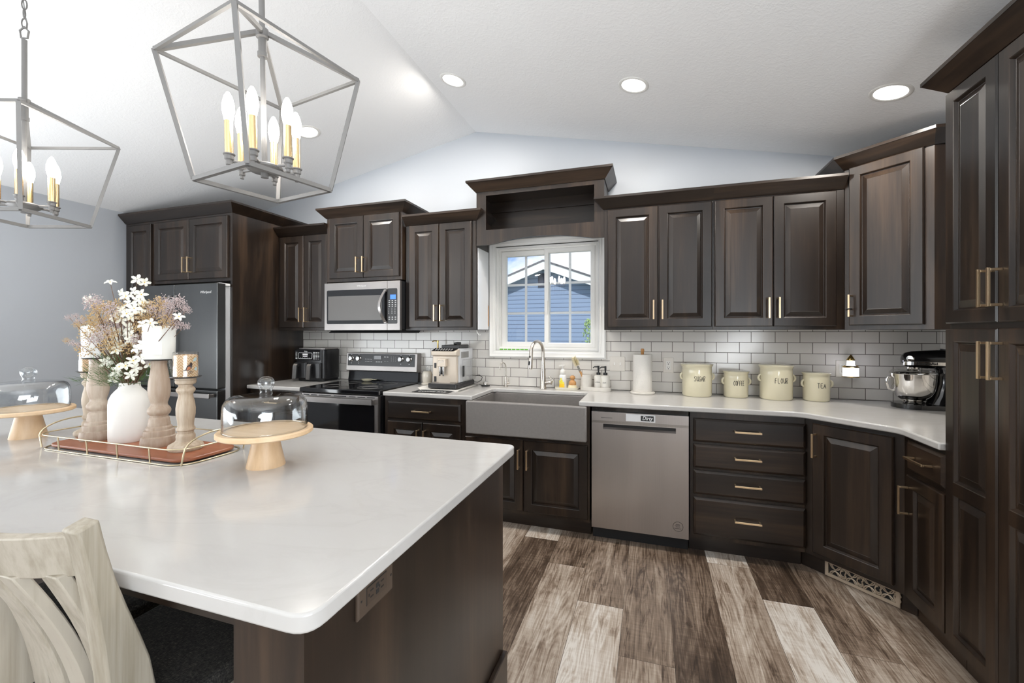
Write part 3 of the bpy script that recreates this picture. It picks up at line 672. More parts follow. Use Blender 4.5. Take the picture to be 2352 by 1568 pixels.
# ------------------------------------------------------------------ appliances
# dishwasher
d = thing('dishwasher', 'stainless dishwasher between the sink cabinet and the drawers', 'dishwasher', (-.149, -.64, 0))
MB().box(0, .03, .10, .603, .60, .892).build('body', M['black'], d)
MB().box(0, .022, .868, .603, .032, .895).build('control_edge', M['black_gloss'], d)
MB().box(0, .07, 0, .603, .09, .10).build('toe_kick', M['black_matte'], d)
pn = MB()
pn.box(0, 0, .093, .603, .025, .752).box(0, 0, .786, .603, .025, .866).box(0, 0, .752, .075, .025, .786).box(.528, 0, .752, .603, .025, .786)
pn.build('door', M['steel'], d)
hd = MB(); hd.prism([(.022, .752), (.022, .764), (.018, .764), (.001, .7521)], .075, .528, 0); hd.build('pocket_handle', M['steel_h'], d)
MB().box(.075, .0185, .7535, .528, .0215, .786).build('handle_recess', M['black'], d)
MB().box(0, -.0012, .791, .603, 0, .808).build('film_strip', M['clear_plastic'], d)
MB().box(.062, -.0006, .826, .135, 0, .8285).build('vent_slot', M['dark_print'], d)
st = MB().tube([(.540 + .030 * math.cos(q), -.0008, .167 + .030 * math.sin(q)) for q in [i * math.pi / 16 for i in range(32)]], .0012, 4, True)
for i, (wd, zz) in enumerate(((.013, .180), (.018, .173), (.013, .166), (.021, .155))):
    for j in range(int(wd / .0026)): st.box(.540 - wd + j * .0052, -.0006, zz - .0016, .540 - wd + j * .0052 + .0036, 0, zz + .0016)
st.build('round_sticker', M['dark_print'], d)
sg = thing('magnet_sign', 'small sliding dirty dishes sign on the dishwasher front', 'sign', (.012 + .061, -.6418, .814))
MB().rects(0, 0, .182, .047, [(0, .0015), (0, -.003), (.001, -.004), (.006, -.004), (.006, -.0025)]).build('frame', M['grey_print'], sg)
MB().box(.093, -.0033, .007, .173, -.0026, .040).build('slide', M['dark_print'], sg)
lettering('lettering', 'Dirty', .034, M['grey_print'], sg, (.133, -.0040, .024), shear=.28, sx=.86, bold=.0006)
# range
r = thing('range', 'black and stainless electric range below the microwave', 'stove', (-2.570, -.67, 0))
RW = .772
MB().box(.004, .06, .02, RW - .004, .655, .905).build('body', M['black'], r)
MB().box(0, 0, .897, RW, .60, .934).build('cooktop', M['black_gloss'], r, bevel=.006, seg=3)
MB().box(RW - .012, .006, .903, RW + .003, .02, .930).build('corner_cap', M['steel_h'], r)
rg = MB()
for cx, cy, rr in ((.20, .17, .085), (.57, .17, .10), (.20, .43, .07), (.57, .43, .08), (.57, .17, .065)):
    rg.tube([(cx + rr * math.cos(q), cy + rr * math.sin(q), .9345) for q in [i * math.pi / 20 for i in range(40)]], .0011, 4, True)
rg.build('burner_ring', M['dark_metal'], r)
dr = MB().box(.012, .012, .275, RW - .012, .05, .888).build('oven_door', M['steel_h'], r, bevel=.003)
MB().box(.045, .0095, .36, RW - .045, .0125, .818).build('window', M['black_gloss'], dr)
vt = MB()
for a, b in ((.03, .09), (.11, .17), (.19, .31), (.34, .46), (.49, .55), (.57, .64), (.66, .73)): vt.box(a, .0108, .873, b, .0122, .879)
vt.build('vent_slots', M['black_matte'], dr)
hb = MB(); ps = [(.035 + (RW - .07) * i / 14, -.040 - .008 * math.sin(math.pi * i / 14), .846 - .0 * i) for i in range(15)]
for i in range(14):
    a, b = ps[i], ps[i + 1]
    hb.add([(a[0], a[1], .826), (b[0], b[1], .826), (b[0], b[1], .868), (a[0], a[1], .868), (a[0], a[1] + .014, .826), (b[0], b[1] + .014, .826), (b[0], b[1] + .014, .868), (a[0], a[1] + .014, .868)],
           [(0, 1, 2, 3), (7, 6, 5, 4), (0, 4, 5, 1), (3, 2, 6, 7)])
hb.box(.035, -.034, .832, .060, .014, .862).box(RW - .060, -.034, .832, RW - .035, .014, .862)
hb.build('handle', M['steel_h'], dr, smooth=30)
MB().box(.012, .016, .07, RW - .012, .05, .265).build('storage_drawer', M['steel_h'], r, bevel=.003)
MB().prism([(.602, .934), (.618, 1.035), (.655, 1.035), (.655, .934)], .004, RW - .004, 0).build('back_riser', M['black_gloss'], r, bevel=.002)
bg = MB().prism([(.575, 1.030), (.590, 1.198), (.660, 1.200), (.660, 1.025), (.600, 1.022)], 0, RW, 0).build('backguard', M['steel_h'], r, bevel=.004)
k = math.atan2(.015, .168)
cpn = MB().rects(.018, 1.076, RW - .022, 1.190, [(0, .0), (0, -.002)]).tr(Matrix.Translation((0, .575, 1.030)) @ Matrix.Rotation(-k, 4, 'X') @ Matrix.Translation((0, 0, -1.030))).build('control_panel', M['black'], bg)
for kx in (.060, .143, .604, .692):
    kb = MB().lathe([(.027, 0), (.027, .003), (.021, .006), (.019, .022), (0, .022)], 24).box(-.0045, -.019, .018, .0045, .019, .032).tr(Matrix.Rotation(R(90) - k, 4, 'X')).build('knob', M['chrome'], r, smooth=40, loc=(kx, .5825, 1.143))
MB().box(.315, .580, 1.140, .395, .5835, 1.172).build('display', M['lcd'], r)
pr = MB()
for i in range(5):
    for zz in (1.115, 1.138): pr.box(.215 + i * .017, .5806, zz, .215 + i * .017 + .009, .5830, zz + .004)
for i in range(3):
    for j in range(4): pr.box(.500 + i * .022, .581, 1.108 + j * .018, .500 + i * .022 + .004, .5835, 1.112 + j * .018)
for i in range(4): pr.box(.335 + i * .019, .580, 1.112, .345 + i * .019, .583, 1.120); pr.box(.425 + (i % 2) * .028, .581, 1.115 + (i // 2) * .045, .443 + (i % 2) * .028, .5845, 1.121 + (i // 2) * .045)
for kx in (.060, .143, .604, .692): pr.box(kx - .004, .578, 1.098, kx + .004, .583, 1.102).box(kx - .003, .584, 1.178, kx + .003, .588, 1.181)
pr.build('panel_marks', M['grey_print'], r)
sp = thing('spoon_rest', 'cream spoon rest at the back of the black cooktop', 'spoon rest', (-2.30, -.135, .935), R(8))
MB().lathe([(0, .002), (.03, 0), (.045, .006), (.060, .020), (.057, .021), (.042, .009), (0, .005)], 24, (0, 0), 1.0, .62).box(.05, -.012, .017, .095, .012, .021).build('dish', M['cream'], sp, smooth=50)
# microwave
m = thing('microwave', 'stainless over-the-range microwave with a curved handle', 'microwave', (-2.554, -.40, 1.41))
MW, MH = .777, .420
MB().box(.004, .03, .012, MW - .004, .395, MH).build('body', M['black'], m)
md = MB().box(0, 0, 0, .652, .03, MH).build('door', M['steel_h'], m, bevel=.003)
MB().box(.653, 0, 0, MW, .03, MH).build('control_side', M['steel_h'], m, bevel=.003)
MB().prism(rrect(.028, .056, .652, .355, .012), -.0015, .0, 1).build('window', M['black_gloss'], md)
wi = MB().rects(.043, .088, .600, .302, [(0, -.0017), (.0, -.0019), (.028, -.0019)]).build('mesh_screen', plain('oven_mesh_grey', (.115, .11, .105), .35), md)
MB().prism(rrect(.655, .056, .752, .355, .010), -.0016, .0, 1).build('keypad', M['black'], m)
MB().box(.684, -.0022, .263, .738, -.0016, .302).build('display', M['blue_led'], m)
ky = MB()
for i in range(4):
    for j, z in enumerate((.252, .237, .220, .205, .188, .173, .158, .145)):
        if i < 3: ky.box(.668 + i * .030, -.0021, z - .003, .668 + i * .030 + (.014 if j < 4 or j > 7 else .005), -.0016, z + .002)
ky.build('key_marks', M['grey_print'], m)
ky = MB()
for i in range(3):
    for z in (.112, .095): ky.box(.668 + i * .030, -.0021, z - .003, .682 + i * .030, -.0016, z + .002)
ky.build('button_marks', M['grey_print'], m)
hm = MB(); pts = [(.640 - .030 * math.sin(math.pi * i / 12), -.012 - .042 * math.sin(math.pi * i / 12), .066 + .276 * i / 12) for i in range(13)]
for i in range(12):
    a, b = pts[i], pts[i + 1]; w_ = .013
    hm.add([(a[0] - w_, a[1], a[2]), (a[0] + w_, a[1] - .004, a[2]), (b[0] + w_, b[1] - .004, b[2]), (b[0] - w_, b[1], b[2]), (a[0] - w_, a[1] + .008, a[2]), (a[0] + w_, a[1] + .008, a[2]), (b[0] + w_, b[1] + .008, b[2]), (b[0] - w_, b[1] + .008, b[2])],
           [(0, 1, 2, 3), (7, 6, 5, 4), (0, 3, 7, 4), (1, 5, 6, 2)])
hm.box(.628, -.012, .062, .652, .0, .078).box(.628, -.012, .330, .652, .0, .346).build('handle', M['steel'], md, smooth=40)
lettering('lettering', 'Whirlpool', .022, M['grey_print'], md, (.393, -.001, .386), shear=.15)
MB().prism([(.05, -.002), (.02, -.022), (.36, -.022), (.39, -.002), (.39, .012), (.05, .012)], .03, MW - .03, 0).build('vent_hood', M['black_matte'], m)
# refrigerator
f = thing('refrigerator', 'dark stainless french-door refrigerator set in the tall cabinet', 'refrigerator', (-4.105, -.92, 0))
FW = .930
MB().box(.012, .090, .02, FW - .022, .80, 1.785).build('body', M['silver'], f, bevel=.004)
for x0, x1, nm in ((0, .428, 0), (.434, FW, 1)):
    dd = MB().box(x0, 0, .922, x1, .075, 1.803).build('door', M['fridge'], f, bevel=.006, seg=3)
    sx = x1 - .030 if nm == 0 else x0 + .030
    pts = [(sx, -.008 - .058 * math.sin(math.pi * min(1, max(0, i / 16))) ** .6, .985 + .725 * i / 16) for i in range(17)]
    hh = MB(); 
    for i in range(16):
        a, b = pts[i], pts[i + 1]; w_ = .013
        hh.add([(a[0] - w_, a[1] - .01, a[2]), (a[0] + w_, a[1] - .01, a[2]), (b[0] + w_, b[1] - .01, b[2]), (b[0] - w_, b[1] - .01, b[2]), (a[0] - w_, a[1], a[2]), (a[0] + w_, a[1], a[2]), (b[0] + w_, b[1], b[2]), (b[0] - w_, b[1], b[2])],
               [(0, 1, 2, 3), (7, 6, 5, 4), (0, 3, 7, 4), (1, 5, 6, 2)] + ([(0, 4, 5, 1)] if i == 0 else []) + ([(3, 2, 6, 7)] if i == 15 else []))
    hh.build('handle', M['steel'], dd, smooth=40)
    if nm == 0:
        MB().rects(.085, 1.010, .245, 1.115 + .16, [(0, -.0), (0, -.003), (.006, -.003), (.006, .0005)]).build('dispenser_frame', M['silver'], dd)
        MB().box(.092, -.0015, 1.017, .238, .0, 1.268).build('dispenser_recess', M['black_gloss'], dd)
    else: lettering('lettering', 'Whirlpool', .030, M['grey_print'], dd, (.80, -.001, 1.729), shear=.15)
for z0, z1 in ((.640, .910), (.06, .630)):
    dw = MB().box(0, 0, z0, FW, .075, z1).build('drawer', M['fridge'], f, bevel=.006, seg=3)
    MB().box(.06, -.058, z1 - .058, FW - .02, -.044, z1 - .020).box(.07, -.045, z1 - .052, .09, 0, z1 - .026).box(FW - .05, -.045, z1 - .052, FW - .03, 0, z1 - .026).build('handle', M['steel_h'], dw, bevel=.003)
MB().box(FW - .06, .02, 1.786, FW - .004, .12, 1.806).build('hinge_cover', M['grey_print'], f, bevel=.003)
# air fryer
a = thing('air_fryer', 'black two-basket air fryer beside the tall fridge panel', 'air fryer', (-3.025, -.265, .931))
aw, ad, ah = .345, .235, .312
MB().prism(rrect(.02, .012, aw - .02, ad, .03), 0, .030, 2).build('base', M['black_matte'], a, bevel=.008)
bd = MB().prism(rrect(0, 0, aw, ad, .045), .024, ah - .012, 2).build('body', M['black'], a, bevel=.006, smooth=40)
MB().prism(rrect(.018, .022, aw - .014, ad - .002, .03), ah - .012, ah, 2).build('top_trim', M['steel_h'], a, bevel=.003)
pm = MB().box(.012, -.004, .198, aw - .04, .03, ah - .014).build('control_panel', M['black_gloss'], a, bevel=.003)
MB().tube([(.058, -.0055, .213), (.205, -.0055, .213), (.212, -.0055, .220), (.215, -.0055, .262), (.208, -.0055, .268), (.060, -.0055, .268), (.053, -.0055, .262), (.051, -.0055, .219)], .0016, 4, True).build('screen_outline', M['grey_print'], pm)
mk = MB().box(.102, -.0055, .245, .162, -.004, .260).box(.105, -.0058, .231, .158, -.004, .238)
for i in range(5): mk.box(.075 + i * .026, -.0055, .2185, .079 + i * .026, -.004, .2215)
for zz in (.270, .258, .246, .234, .222, .210):
    mk.box(.226, -.0055, zz, .246, -.004, zz + .005).box(.254, -.0055, zz, .276, -.004, zz + .004).box(.284, -.0055, zz, .296, -.004, zz + .004).box(.018, -.0055, zz, .038, -.004, zz + .004)
mk.build('panel_marks', M['grey_print'], pm)
lettering('lettering', 'Ninja', .018, M['grey_print'], pm, (.140, -.0048, .281))
for i in range(2):
    x0 = .010 + i * .160
    b_ = MB().prism(rrect(x0, -.022, x0 + .152, .06, .022), .030, .176, 2).build('basket', M['black'], a, bevel=.004, smooth=40)
    hm = MB(); hx = x0 + .055
    hm.prism([(-.022, .168), (-.048, .166), (-.062, .150), (-.072, .030), (-.050, .030), (-.044, .135), (-.022, .140)], hx - .020, hx + .020, 0)
    hm.build('grip', M['black_matte'], b_, bevel=.005)
    MB().prism([(-.0505, .166), (-.0645, .151), (-.0755, .028), (-.0725, .026), (-.0605, .150), (-.0480, .163)], hx - .021, hx + .021, 0).build('handle_trim', M['chrome'], b_)
# coffee machine
e = thing('coffee_machine', 'champagne and silver bean-to-cup coffee machine on the counter', 'coffee machine', (-1.490, -.43, .942), R(1))
cw, ch = .245, .315
MB().prism(rrect(-.012, 0, cw + .004, .12, .02) , 0, .036, 2).box(0, .10, 0, cw, .385, .036).build('drip_base', M['black'], e, bevel=.004)
MB().box(.015, .012, .0362, cw - .02, .085, .0385).build('drip_grid', M['steel_h'], e)
MB().box(.075, -.001, .0, .165, .006, .018).build('base_notch', M['black_matte'], e)
MB().box(.004, .085, .036, cw - .012, .375, .318).build('housing', M['silver'], e, bevel=.008, seg=3)
MB().box(.004, .058, .036, cw - .020, .09, .262).build('front_panel', M['champagne'], e, bevel=.010, seg=3)
hd_ = MB().prism([(.036, .262), (.034, .298), (.10, .318), (.10, .255)], .002, cw - .012, 0).build('head', M['champagne'], e, bevel=.006, seg=3)
MB().add([(.006, .0335, .300), (cw - .040, .0335, .300), (cw - .02, .100, .3205), (.012, .100, .3205)], [(0, 1, 2, 3)]).build('touch_panel', M['black_gloss'], e)
tm = MB()
for i in range(7):
    for j in range(2): x = .030 + i * .023; y = .050 + j * .022; z = .3055 + j * .0065; tm.add([(x, y, z), (x + .010, y, z), (x + .010, y + .010, z + .003), (x, y + .010, z + .003)], [(0, 1, 2, 3)])
tm.build('panel_marks', M['grey_print'], e)
MB().box(.055, .120, .318, cw - .03, .33, .345).build('hopper_lid', M['black'], e, bevel=.005)
MB().tube([(.135, .20, .352), (.165, .20, .360), (.195, .20, .358)], .011, 10).build('lid_latch', M['black'], e, smooth=60)
spt = MB().box(.063, .022, .170, .140, .062, .236).build('spout_block', M['champagne'], e, bevel=.006)
MB().tube([(.088, .030, .172), (.088, .028, .098)], [.010, .008], 10).tube([(.118, .030, .172), (.118, .028, .098)], [.010, .008], 10).build('nozzle', M['chrome'], spt, smooth=50)
MB().box(.094, .027, .110, .112, .040, .172).build('spout_core', M['black_gloss'], spt)
lg = MB().tube([(.101 + .023 * math.cos(q), .0205, .218 + .009 * math.sin(q)) for q in [i * math.pi / 12 for i in range(24)]], .0016, 5, True).build('badge', M['chrome'], spt)
MB().box(.022, .055, .158, .040, .0585, .200).box(.020, .055, .046, .041, .0585, .090).build('side_window', M['black'], e)
MB().box(.062, .0566, .036, .1635, .0585, .103).build('waste_door', M['champagne'], e, bevel=.002)
gl = MB()
for i in range(16): gl.box(cw - .0125, .125 + i * .010, .238, cw - .0105, .129 + i * .010, .290)
gl.build('side_grille', M['grey_rubber'], e)
MB().box(cw - .012, .15, .045, cw + .022, .37, .225).build('water_tank', M['clear_plastic'], e, bevel=.006)
MB().box(cw + .000, .125, .085, cw + .006, .152, .175).build('tank_grip', M['black'], e)
cdr = [(cw - .05, .33, .03), (cw + .03, .385, .012), (cw + .075, .36, .035), (cw + .085, .355, .062), (cw + .055, .36, .080), (cw + .015, .375, .070)]
MB().tube(cdr, .003, 6).build('cord', M['black'], e, smooth=60)
tw = thing('tray', 'thin white tray folded under the coffee machine', 'tray', (-1.530, -.51, .931), R(1))
tb = MB().prism(rrect(.0, 0, .325, .46, .02), 0, .003, 2)
tb.add([(0, .02, .0015), (0, .44, .0015), (-.022, .45, .020), (-.022, .01, .020), (.005, .02, .0), (.005, .44, .0)], [(0, 1, 2, 3)])
tb.add([(.325, .02, .0015), (.325, .44, .0015), (.340, .45, .012), (.340, .01, .012)], [(0, 1, 2, 3)]).add([(.02, 0, .001), (.305, 0, .001), (.305, -.012, .010), (.02, -.012, .010)], [(0, 1, 2, 3)])
tb.build('sheet', M['white_plastic'], tw)
mt = thing('coffee_mat', 'dark printed mat lying before the coffee machine', 'mat', (-1.535, -.622, .931), R(2))
MB().prism(rrect(0, 0, .30, .115, .01), 0, .002, 2).build('cloth', M['black_matte'], mt)
lettering('lettering', 'COFFEE BAR', .052, M['grey_print'], mt, (.15, .055, .0022), rot=(0, 0, 0), sx=.82)
# syrup bottle and glass jar behind the machine
y = thing('syrup_bottle', 'bottle with a gold pump behind the coffee machine', 'bottle', (-1.585, -.09, .931))
MB().lathe([(0, 0), (.036, 0), (.038, .01), (.038, .19), (.030, .23), (.015, .27), (.015, .295), (0, .295)], 24).build('bottle', plain('amber_syrup', (.55, .42, .26), .12), y, smooth=40)
MB().lathe([(.017, .293), (.017, .316), (.007, .318), (.007, .378), (.010, .379), (.010, .389), (0, .389)], 16).tube([(0, 0, .384), (-.030, -.012, .386), (-.046, -.018, .378)], [.006, .005, .004], 8).build('pump', M['brass'], y, smooth=40)
j = thing('glass_jar', 'small cream jar with a lid left of the coffee machine', 'jar', (-1.668, -.135, .931))
MB().lathe([(0, 0), (.050, 0), (.052, .006), (.050, .014), (.040, .020), (.044, .03), (.046, .085), (.040, .108), (.030, .118), (0, .118)], 26).build('body', plain('cream_glass', (.74, .68, .58), .15, coat=.4), j, smooth=40)
MB().lathe([(.031, .118), (.033, .122), (.033, .132), (.01, .138), (.008, .146), (.012, .152), (.010, .160), (0, .162)], 22).build('lid', M['dome_glass'], j, smooth=40)
# message panel hung on the cabinet side
p = thing('message_panel', 'white glossy panel hung on the cabinet side left of the window', 'panel', (-1.121, -.285, 1.415))
MB().box(0, 0, 0, .006, .235, .67).build('board', plain('white_gloss_board', (.80, .80, .81), .15), p, bevel=.002)
MB().box(.001, .222, .03, .009, .232, .21).build('marker', M['bamboo'], p)
hk = thing('wall_hook', 'white cord hook under the cabinet left of the window', 'hook', (-1.135, -.27, 1.409))
MB().tube([(0, 0, 0), (.004, 0, -.016), (.018, 0, -.036), (.030, 0, -.040), (.034, 0, -.032)], .0035, 6).build('hook', M['white_plastic'], hk, smooth=60)
# ------------------------------------------------------------------ island
ISX0, ISX1 = -3.30, -.298
isl = thing('kitchen_island', 'large dark wood kitchen island with a seating overhang', 'island', (-1.80, -2.40, 0))
def L(mb): return mb.off(1.80, 2.40, 0)
L(MB().box(-3.25, -2.52, 0, -.352, -1.93, .896)).build('body', M['wood'], isl)
L(MB().box(-.352, -2.953, 0, -.331, -1.928, .896)).build('side_panel', M['wood'], isl)
L(MB().box(-.490, -2.953, 0, -.352, -2.52, .896)).build('end_support', M['wood'], isl)
L(MB().box(-3.25, -2.953, 0, -3.11, -2.52, .896)).build('end_support', M['wood'], isl)
L(MB().box(-3.11, -2.945, .856, -.49, -2.925, .896)).build('apron_rail', M['wood_h'], isl)
L(MB().box(-.331, -2.96, 0, -.311, -1.928, .135).box(-.490, -2.972, 0, -.311, -2.953, .135)).build('base_moulding', M['wood_h'], isl, bevel=.004)
pl = [(ISX0, -2.955)] + fillet((ISX0, -2.98), (ISX1, -2.98), (ISX1, -1.85), .045) + fillet((ISX1, -2.98), (ISX1, -1.85), (ISX0, -1.85), .045) + [(ISX0, -1.85)]
pl[0] = (ISX0, -2.98)
slab('island_countertop', pl, .93, 'large white quartz top on the kitchen island', .034, .005)
# brown outlet on the island side
ot = thing('outlet', 'brown duplex outlet on the side of the kitchen island', 'outlet', (-.331, -2.760, .852), R(90))
MB().rects(-.060, -.036, .060, .036, [(0, 0), (0, -.004), (.003, -.007)]).build('cover_plate', plain('brown_plate', (.075, .054, .040), .3), ot)
oi = MB().box(-.034, -.0085, -.017, .034, -.007, .017).build('receptacle', plain('brown_receptacle', (.060, .043, .032), .3), ot)
sl = MB()
for e in (-1, 1):
    for q in (-.006, .007): sl.box(e * .018 - .006, -.0092, q - .0012, e * .018 + .004, -.0084, q + .0012)
    sl.box(e * .018 - .012, -.0092, -.002, e * .018 - .009, -.0084, .003)
sl.box(-.005, -.0092, .002, .005, -.0084, .011).box(-.005, -.0092, -.011, .005, -.0084, -.002).box(-.035, -.0078, -.0185, -.034, -.0069, .0185).box(-.034, -.0078, .017, .034, -.0069, .0185)
sl.box(-.053, -.0078, -.002, -.049, -.0069, .002).box(.049, -.0078, -.002, .053, -.0069, .002)
sl.build('slots', M['dark_print'], ot)

# ------------------------------------------------------------------ counter stools
def stool():
    t = thing('bar_stool', 'weathered grey slat-back stool with a charcoal seat nearest the island corner', 'stool', (-.90, -2.80, 0), 0, 'stools at the island')
    hw = .20
    st_ = MB().prism(rrect(-hw + .005, -.175, hw + .005, .20, .03), .575, .628, 2).build('seat_cushion', M['fabric'], t, bevel=.016, seg=4, smooth=50)
    MB().box(-hw + .02, -.165, .525, hw - .02, .185, .575).build('seat_frame', M['stool'], t, bevel=.004)
    def post(s):
        # back post, a sabre-shaped board from the floor to the crest
        zs = [0, .25, .50, .62, .70, .76, .82, .88, .94, 1.0, 1.035, 1.062]
        bk = [-.215, -.205, -.215, -.225, -.224, -.227, -.233, -.241, -.250, -.260, -.267, -.273]
        ft = [-.175, -.155, -.145, -.142, -.146, -.156, -.174, -.194, -.212, -.226, -.233, -.238]
        xo = s * hw; xi = s * (hw - .042)
        mb = MB(); vs = []; fs = []
        for z, b, f_ in zip(zs, bk, ft):
            dz = .010 if z > 1.05 else 0
            vs += [(xi, b, z - dz), (xo, b, z - dz), (xo, f_, z), (xi, f_, z)]
        for i in range(len(zs) - 1): fs += [(4 * i + k_, 4 * i + (k_ + 1) % 4, 4 * i + 4 + (k_ + 1) % 4, 4 * i + 4 + k_) for k_ in range(4)]
        fs += [(3, 2, 1, 0), tuple(range(4 * len(zs) - 4, 4 * len(zs)))]
        return mb.add(vs, fs).build('back_post', M['stool'], t, bevel=.005, seg=3, smooth=35)
    post(1); post(-1)
    for s in (-1, 1): MB().tube([(s * (hw - .03), .165, .55), (s * (hw - .012), .185, .0)], [.026, .020], 4, up=(1, 0, 0)).build('leg', M['stool'], t, bevel=.003)
    def bowed(z0, z1, th, nm):
        mb = MB(); vs = []; fs = []; n = 14
        for i in range(n + 1):
            x = -(hw - .045) + 2 * (hw - .045) * i / n; b = .052 * math.sin(math.pi * i / n)
            for z, dy in ((z0, 0), (z1, -.026)): vs += [(x, -.238 + dy - b, z), (x, -.238 + dy - b + th, z)]
        for i in range(n):
            a = 4 * i; b_ = a + 4
            fs += [(a, b_, b_ + 2, a + 2), (a + 1, a + 3, b_ + 3, b_ + 1), (a + 2, b_ + 2, b_ + 3, a + 3), (a, a + 1, b_ + 1, b_)]
        fs += [(0, 2, 3, 1), (4 * n, 4 * n + 1, 4 * n + 3, 4 * n + 2)]
        mb.add(vs, fs).build(nm, M['stool'], t, smooth=40, bevel=.003)
    bowed(.953, 1.036, .026, 'crest_rail')
    for i in range(4):
        x = -.108 + i * .072; bow = .052 * math.sin(math.pi * (x + hw - .045) / (2 * (hw - .045)))
        mb = MB(); vs = []; fs = []; n = 10
        for q in range(n + 1):
            u = q / n; z = .60 + .36 * u; y = (-.160) + (-.240 - bow + .160) * u - .030 * math.sin(math.pi * u) * -1.0
            y = -.160 * (1 - u) + (-.232 - bow) * u + .018 * math.sin(math.pi * u)
            vs += [(x - .025, y - .011, z), (x + .025, y - .011, z), (x + .025, y + .011, z), (x - .025, y + .011, z)]
        for q in range(n): fs += [(4 * q + k_, 4 * q + (k_ + 1) % 4, 4 * q + 4 + (k_ + 1) % 4, 4 * q + 4 + k_) for k_ in range(4)]
        fs += [(3, 2, 1, 0), tuple(range(4 * n, 4 * n + 4))]
        mb.add(vs, fs).build('back_slat', M['stool'], t, bevel=.003, smooth=35)
    MB().box(-hw + .02, .16, .18, hw - .02, .185, .205).build('footrest', M['stool'], t, bevel=.003)
    for s in (-1, 1): MB().box(s * (hw - .022) - .010, -.18, .25, s * (hw - .022) + .010, .17, .275).build('stretcher', M['stool'], t, bevel=.003)
    return t
s1 = stool()
s2 = copy_tree(s1); s2.location = (-1.36, -2.80, 0); s2['label'] = 'stool with a charcoal seat further along the island behind the first stool'

# ------------------------------------------------------------------ lantern chandeliers
def lantern():
    t = thing('chandelier', 'grey open lantern chandelier with six candle bulbs hanging nearest the camera', 'chandelier', (-1.052, -2.39, 2.43), 0, 'lantern chandeliers over the island', tilt=(R(1.2), 0))
    rs, zs, rb, zb = .312, -.115, .211, -.524
    ph = R(35.5)
    A = [ph + i * math.pi / 2 for i in range(4)]
    sh = [(rs * math.cos(a), rs * math.sin(a), zs) for a in A]; bo = [(rb * math.cos(a), rb * math.sin(a), zb) for a in A]
    fr_ = MB(); w = .0135
    for i in range(4):
        fr_.tube([(0.010 * math.cos(A[i]), 0.010 * math.sin(A[i]), 0.0), sh[i]], w * .7071, 4, up=(0, 0, 1))
        tv = Vector((-math.sin(A[i]), math.cos(A[i]), 0)) 
        fr_.tube([sh[i], bo[i]], w * .7071, 4, up=tv)
        fr_.tube([sh[i], sh[(i + 1) % 4]], w * .55, 4, up=(0, 0, 1)); fr_.tube([bo[i], bo[(i + 1) % 4]], w * .7071, 4, up=(0, 0, 1))
    fr_.build('cage', M['dark_metal'], t)
    MB().lathe([(0, .010), (.020, .010), (.020, -.018), (.013, -.022), (.013, -.070), (.016, -.070), (.016, -.085), (0, -.085)], 16).build('top_hub', M['dark_metal'], t, smooth=40)
    MB().tube([(0, 0, -.05), (0, 0, -.47)], .0085, 12).build('stem', M['dark_metal'], t, smooth=60)
    MB().lathe([(0, -.500), (.012, -.500), (.012, -.484), (.045, -.480), (.058, -.470), (.058, -.464), (.040, -.455), (.010, -.452), (0, -.452)], 28).build('hub_plate', M['dark_metal'], t, smooth=40)
    for i in range(6):
        a = i * math.pi / 3; c = (.104 * math.cos(a), .104 * math.sin(a))
        MB().tube([(.045 * math.cos(a), .045 * math.sin(a), -.466), (c[0], c[1], -.466)], .0055, 8).lathe([(0, -.492), (.0065, -.492), (.0065, -.482), (.010, -.480), (.010, -.466), (.014, -.462), (.014, -.450), (.018, -.447), (.018, -.444), (0, -.444)], 16, c).build('arm', M['dark_metal'], t, smooth=40)
        MB().lathe([(.0125, -.445), (.0125, -.335), (0, -.335)], 18, c).build('candle_sleeve', M['satin_gold'], t, smooth=40)
        MB().lathe([(0, -.337), (.012, -.335), (.0145, -.322), (.019, -.302), (.0175, -.278), (.012, -.256), (.005, -.242), (0, -.239)], 18, c).build('bulb', M['bulb'], t, smooth=60)
    return t
ch1 = lantern()
ch2 = copy_tree(ch1); ch2.location = (-2.438, -2.383, 2.425); ch2.rotation_euler = (0, 0, R(28.2)); ch2['label'] = 'grey open lantern chandelier with candle bulbs hanging second, cut by the left edge'
def hanger(t, z_link, px, swing):
    # rod above the cage, then a chain up to the ceiling canopy
    x, y, z = t.location
    zc_ = ceil_z(x) - z
    MB().tube([(0, 0, .005), (0, 0, z_link)], .0095, 12).build('rod', M['dark_metal'], t, smooth=60)
    MB().tube([(-.012, 0, z_link + .008), (.012, 0, z_link + .008), (.017, 0, z_link + .040), (.0, 0, z_link + .058), (-.017, 0, z_link + .040)], .004, 6, True).build('loop', M['dark_metal'], t)
    z0 = z_link + .052; n = max(1, int((zc_ - .02 - z0) / .036))
    st = (zc_ - .02 - z0) / n
    for i in range(n):
        pts = [(.0085 * math.cos(q), 0, .0215 * math.sin(q)) for q in [k_ * math.pi / 8 for k_ in range(16)]]
        MB().tube(pts, .0028, 6, True).build('chain_link', M['dark_metal'], t, loc=(0, 0, z0 + (i + .5) * st), rot=(0, 0, (i % 2) * R(90) + .3), smooth=60)
    MB().tube([(.012 * math.sin(k_ * .9), .012 * math.cos(k_ * 1.3), z0 + (zc_ - z0) * k_ / 8) for k_ in range(9)], .0018, 5).build('wire', M['dark_metal'], t, smooth=60)
    sl_ = SL if x < XRIDGE else -SR
    MB().lathe([(0, -.030), (.012, -.030), (.016, -.020), (.058, -.014), (.062, -.006), (.062, .0), (0, .0)], 28).build('canopy', M['dark_metal'], t, loc=(0, 0, zc_ - .002), rot=(0, -math.atan(sl_), 0), smooth=40)
hanger(ch1, .30, 0, 0); hanger(ch2, .275, 0, 0)

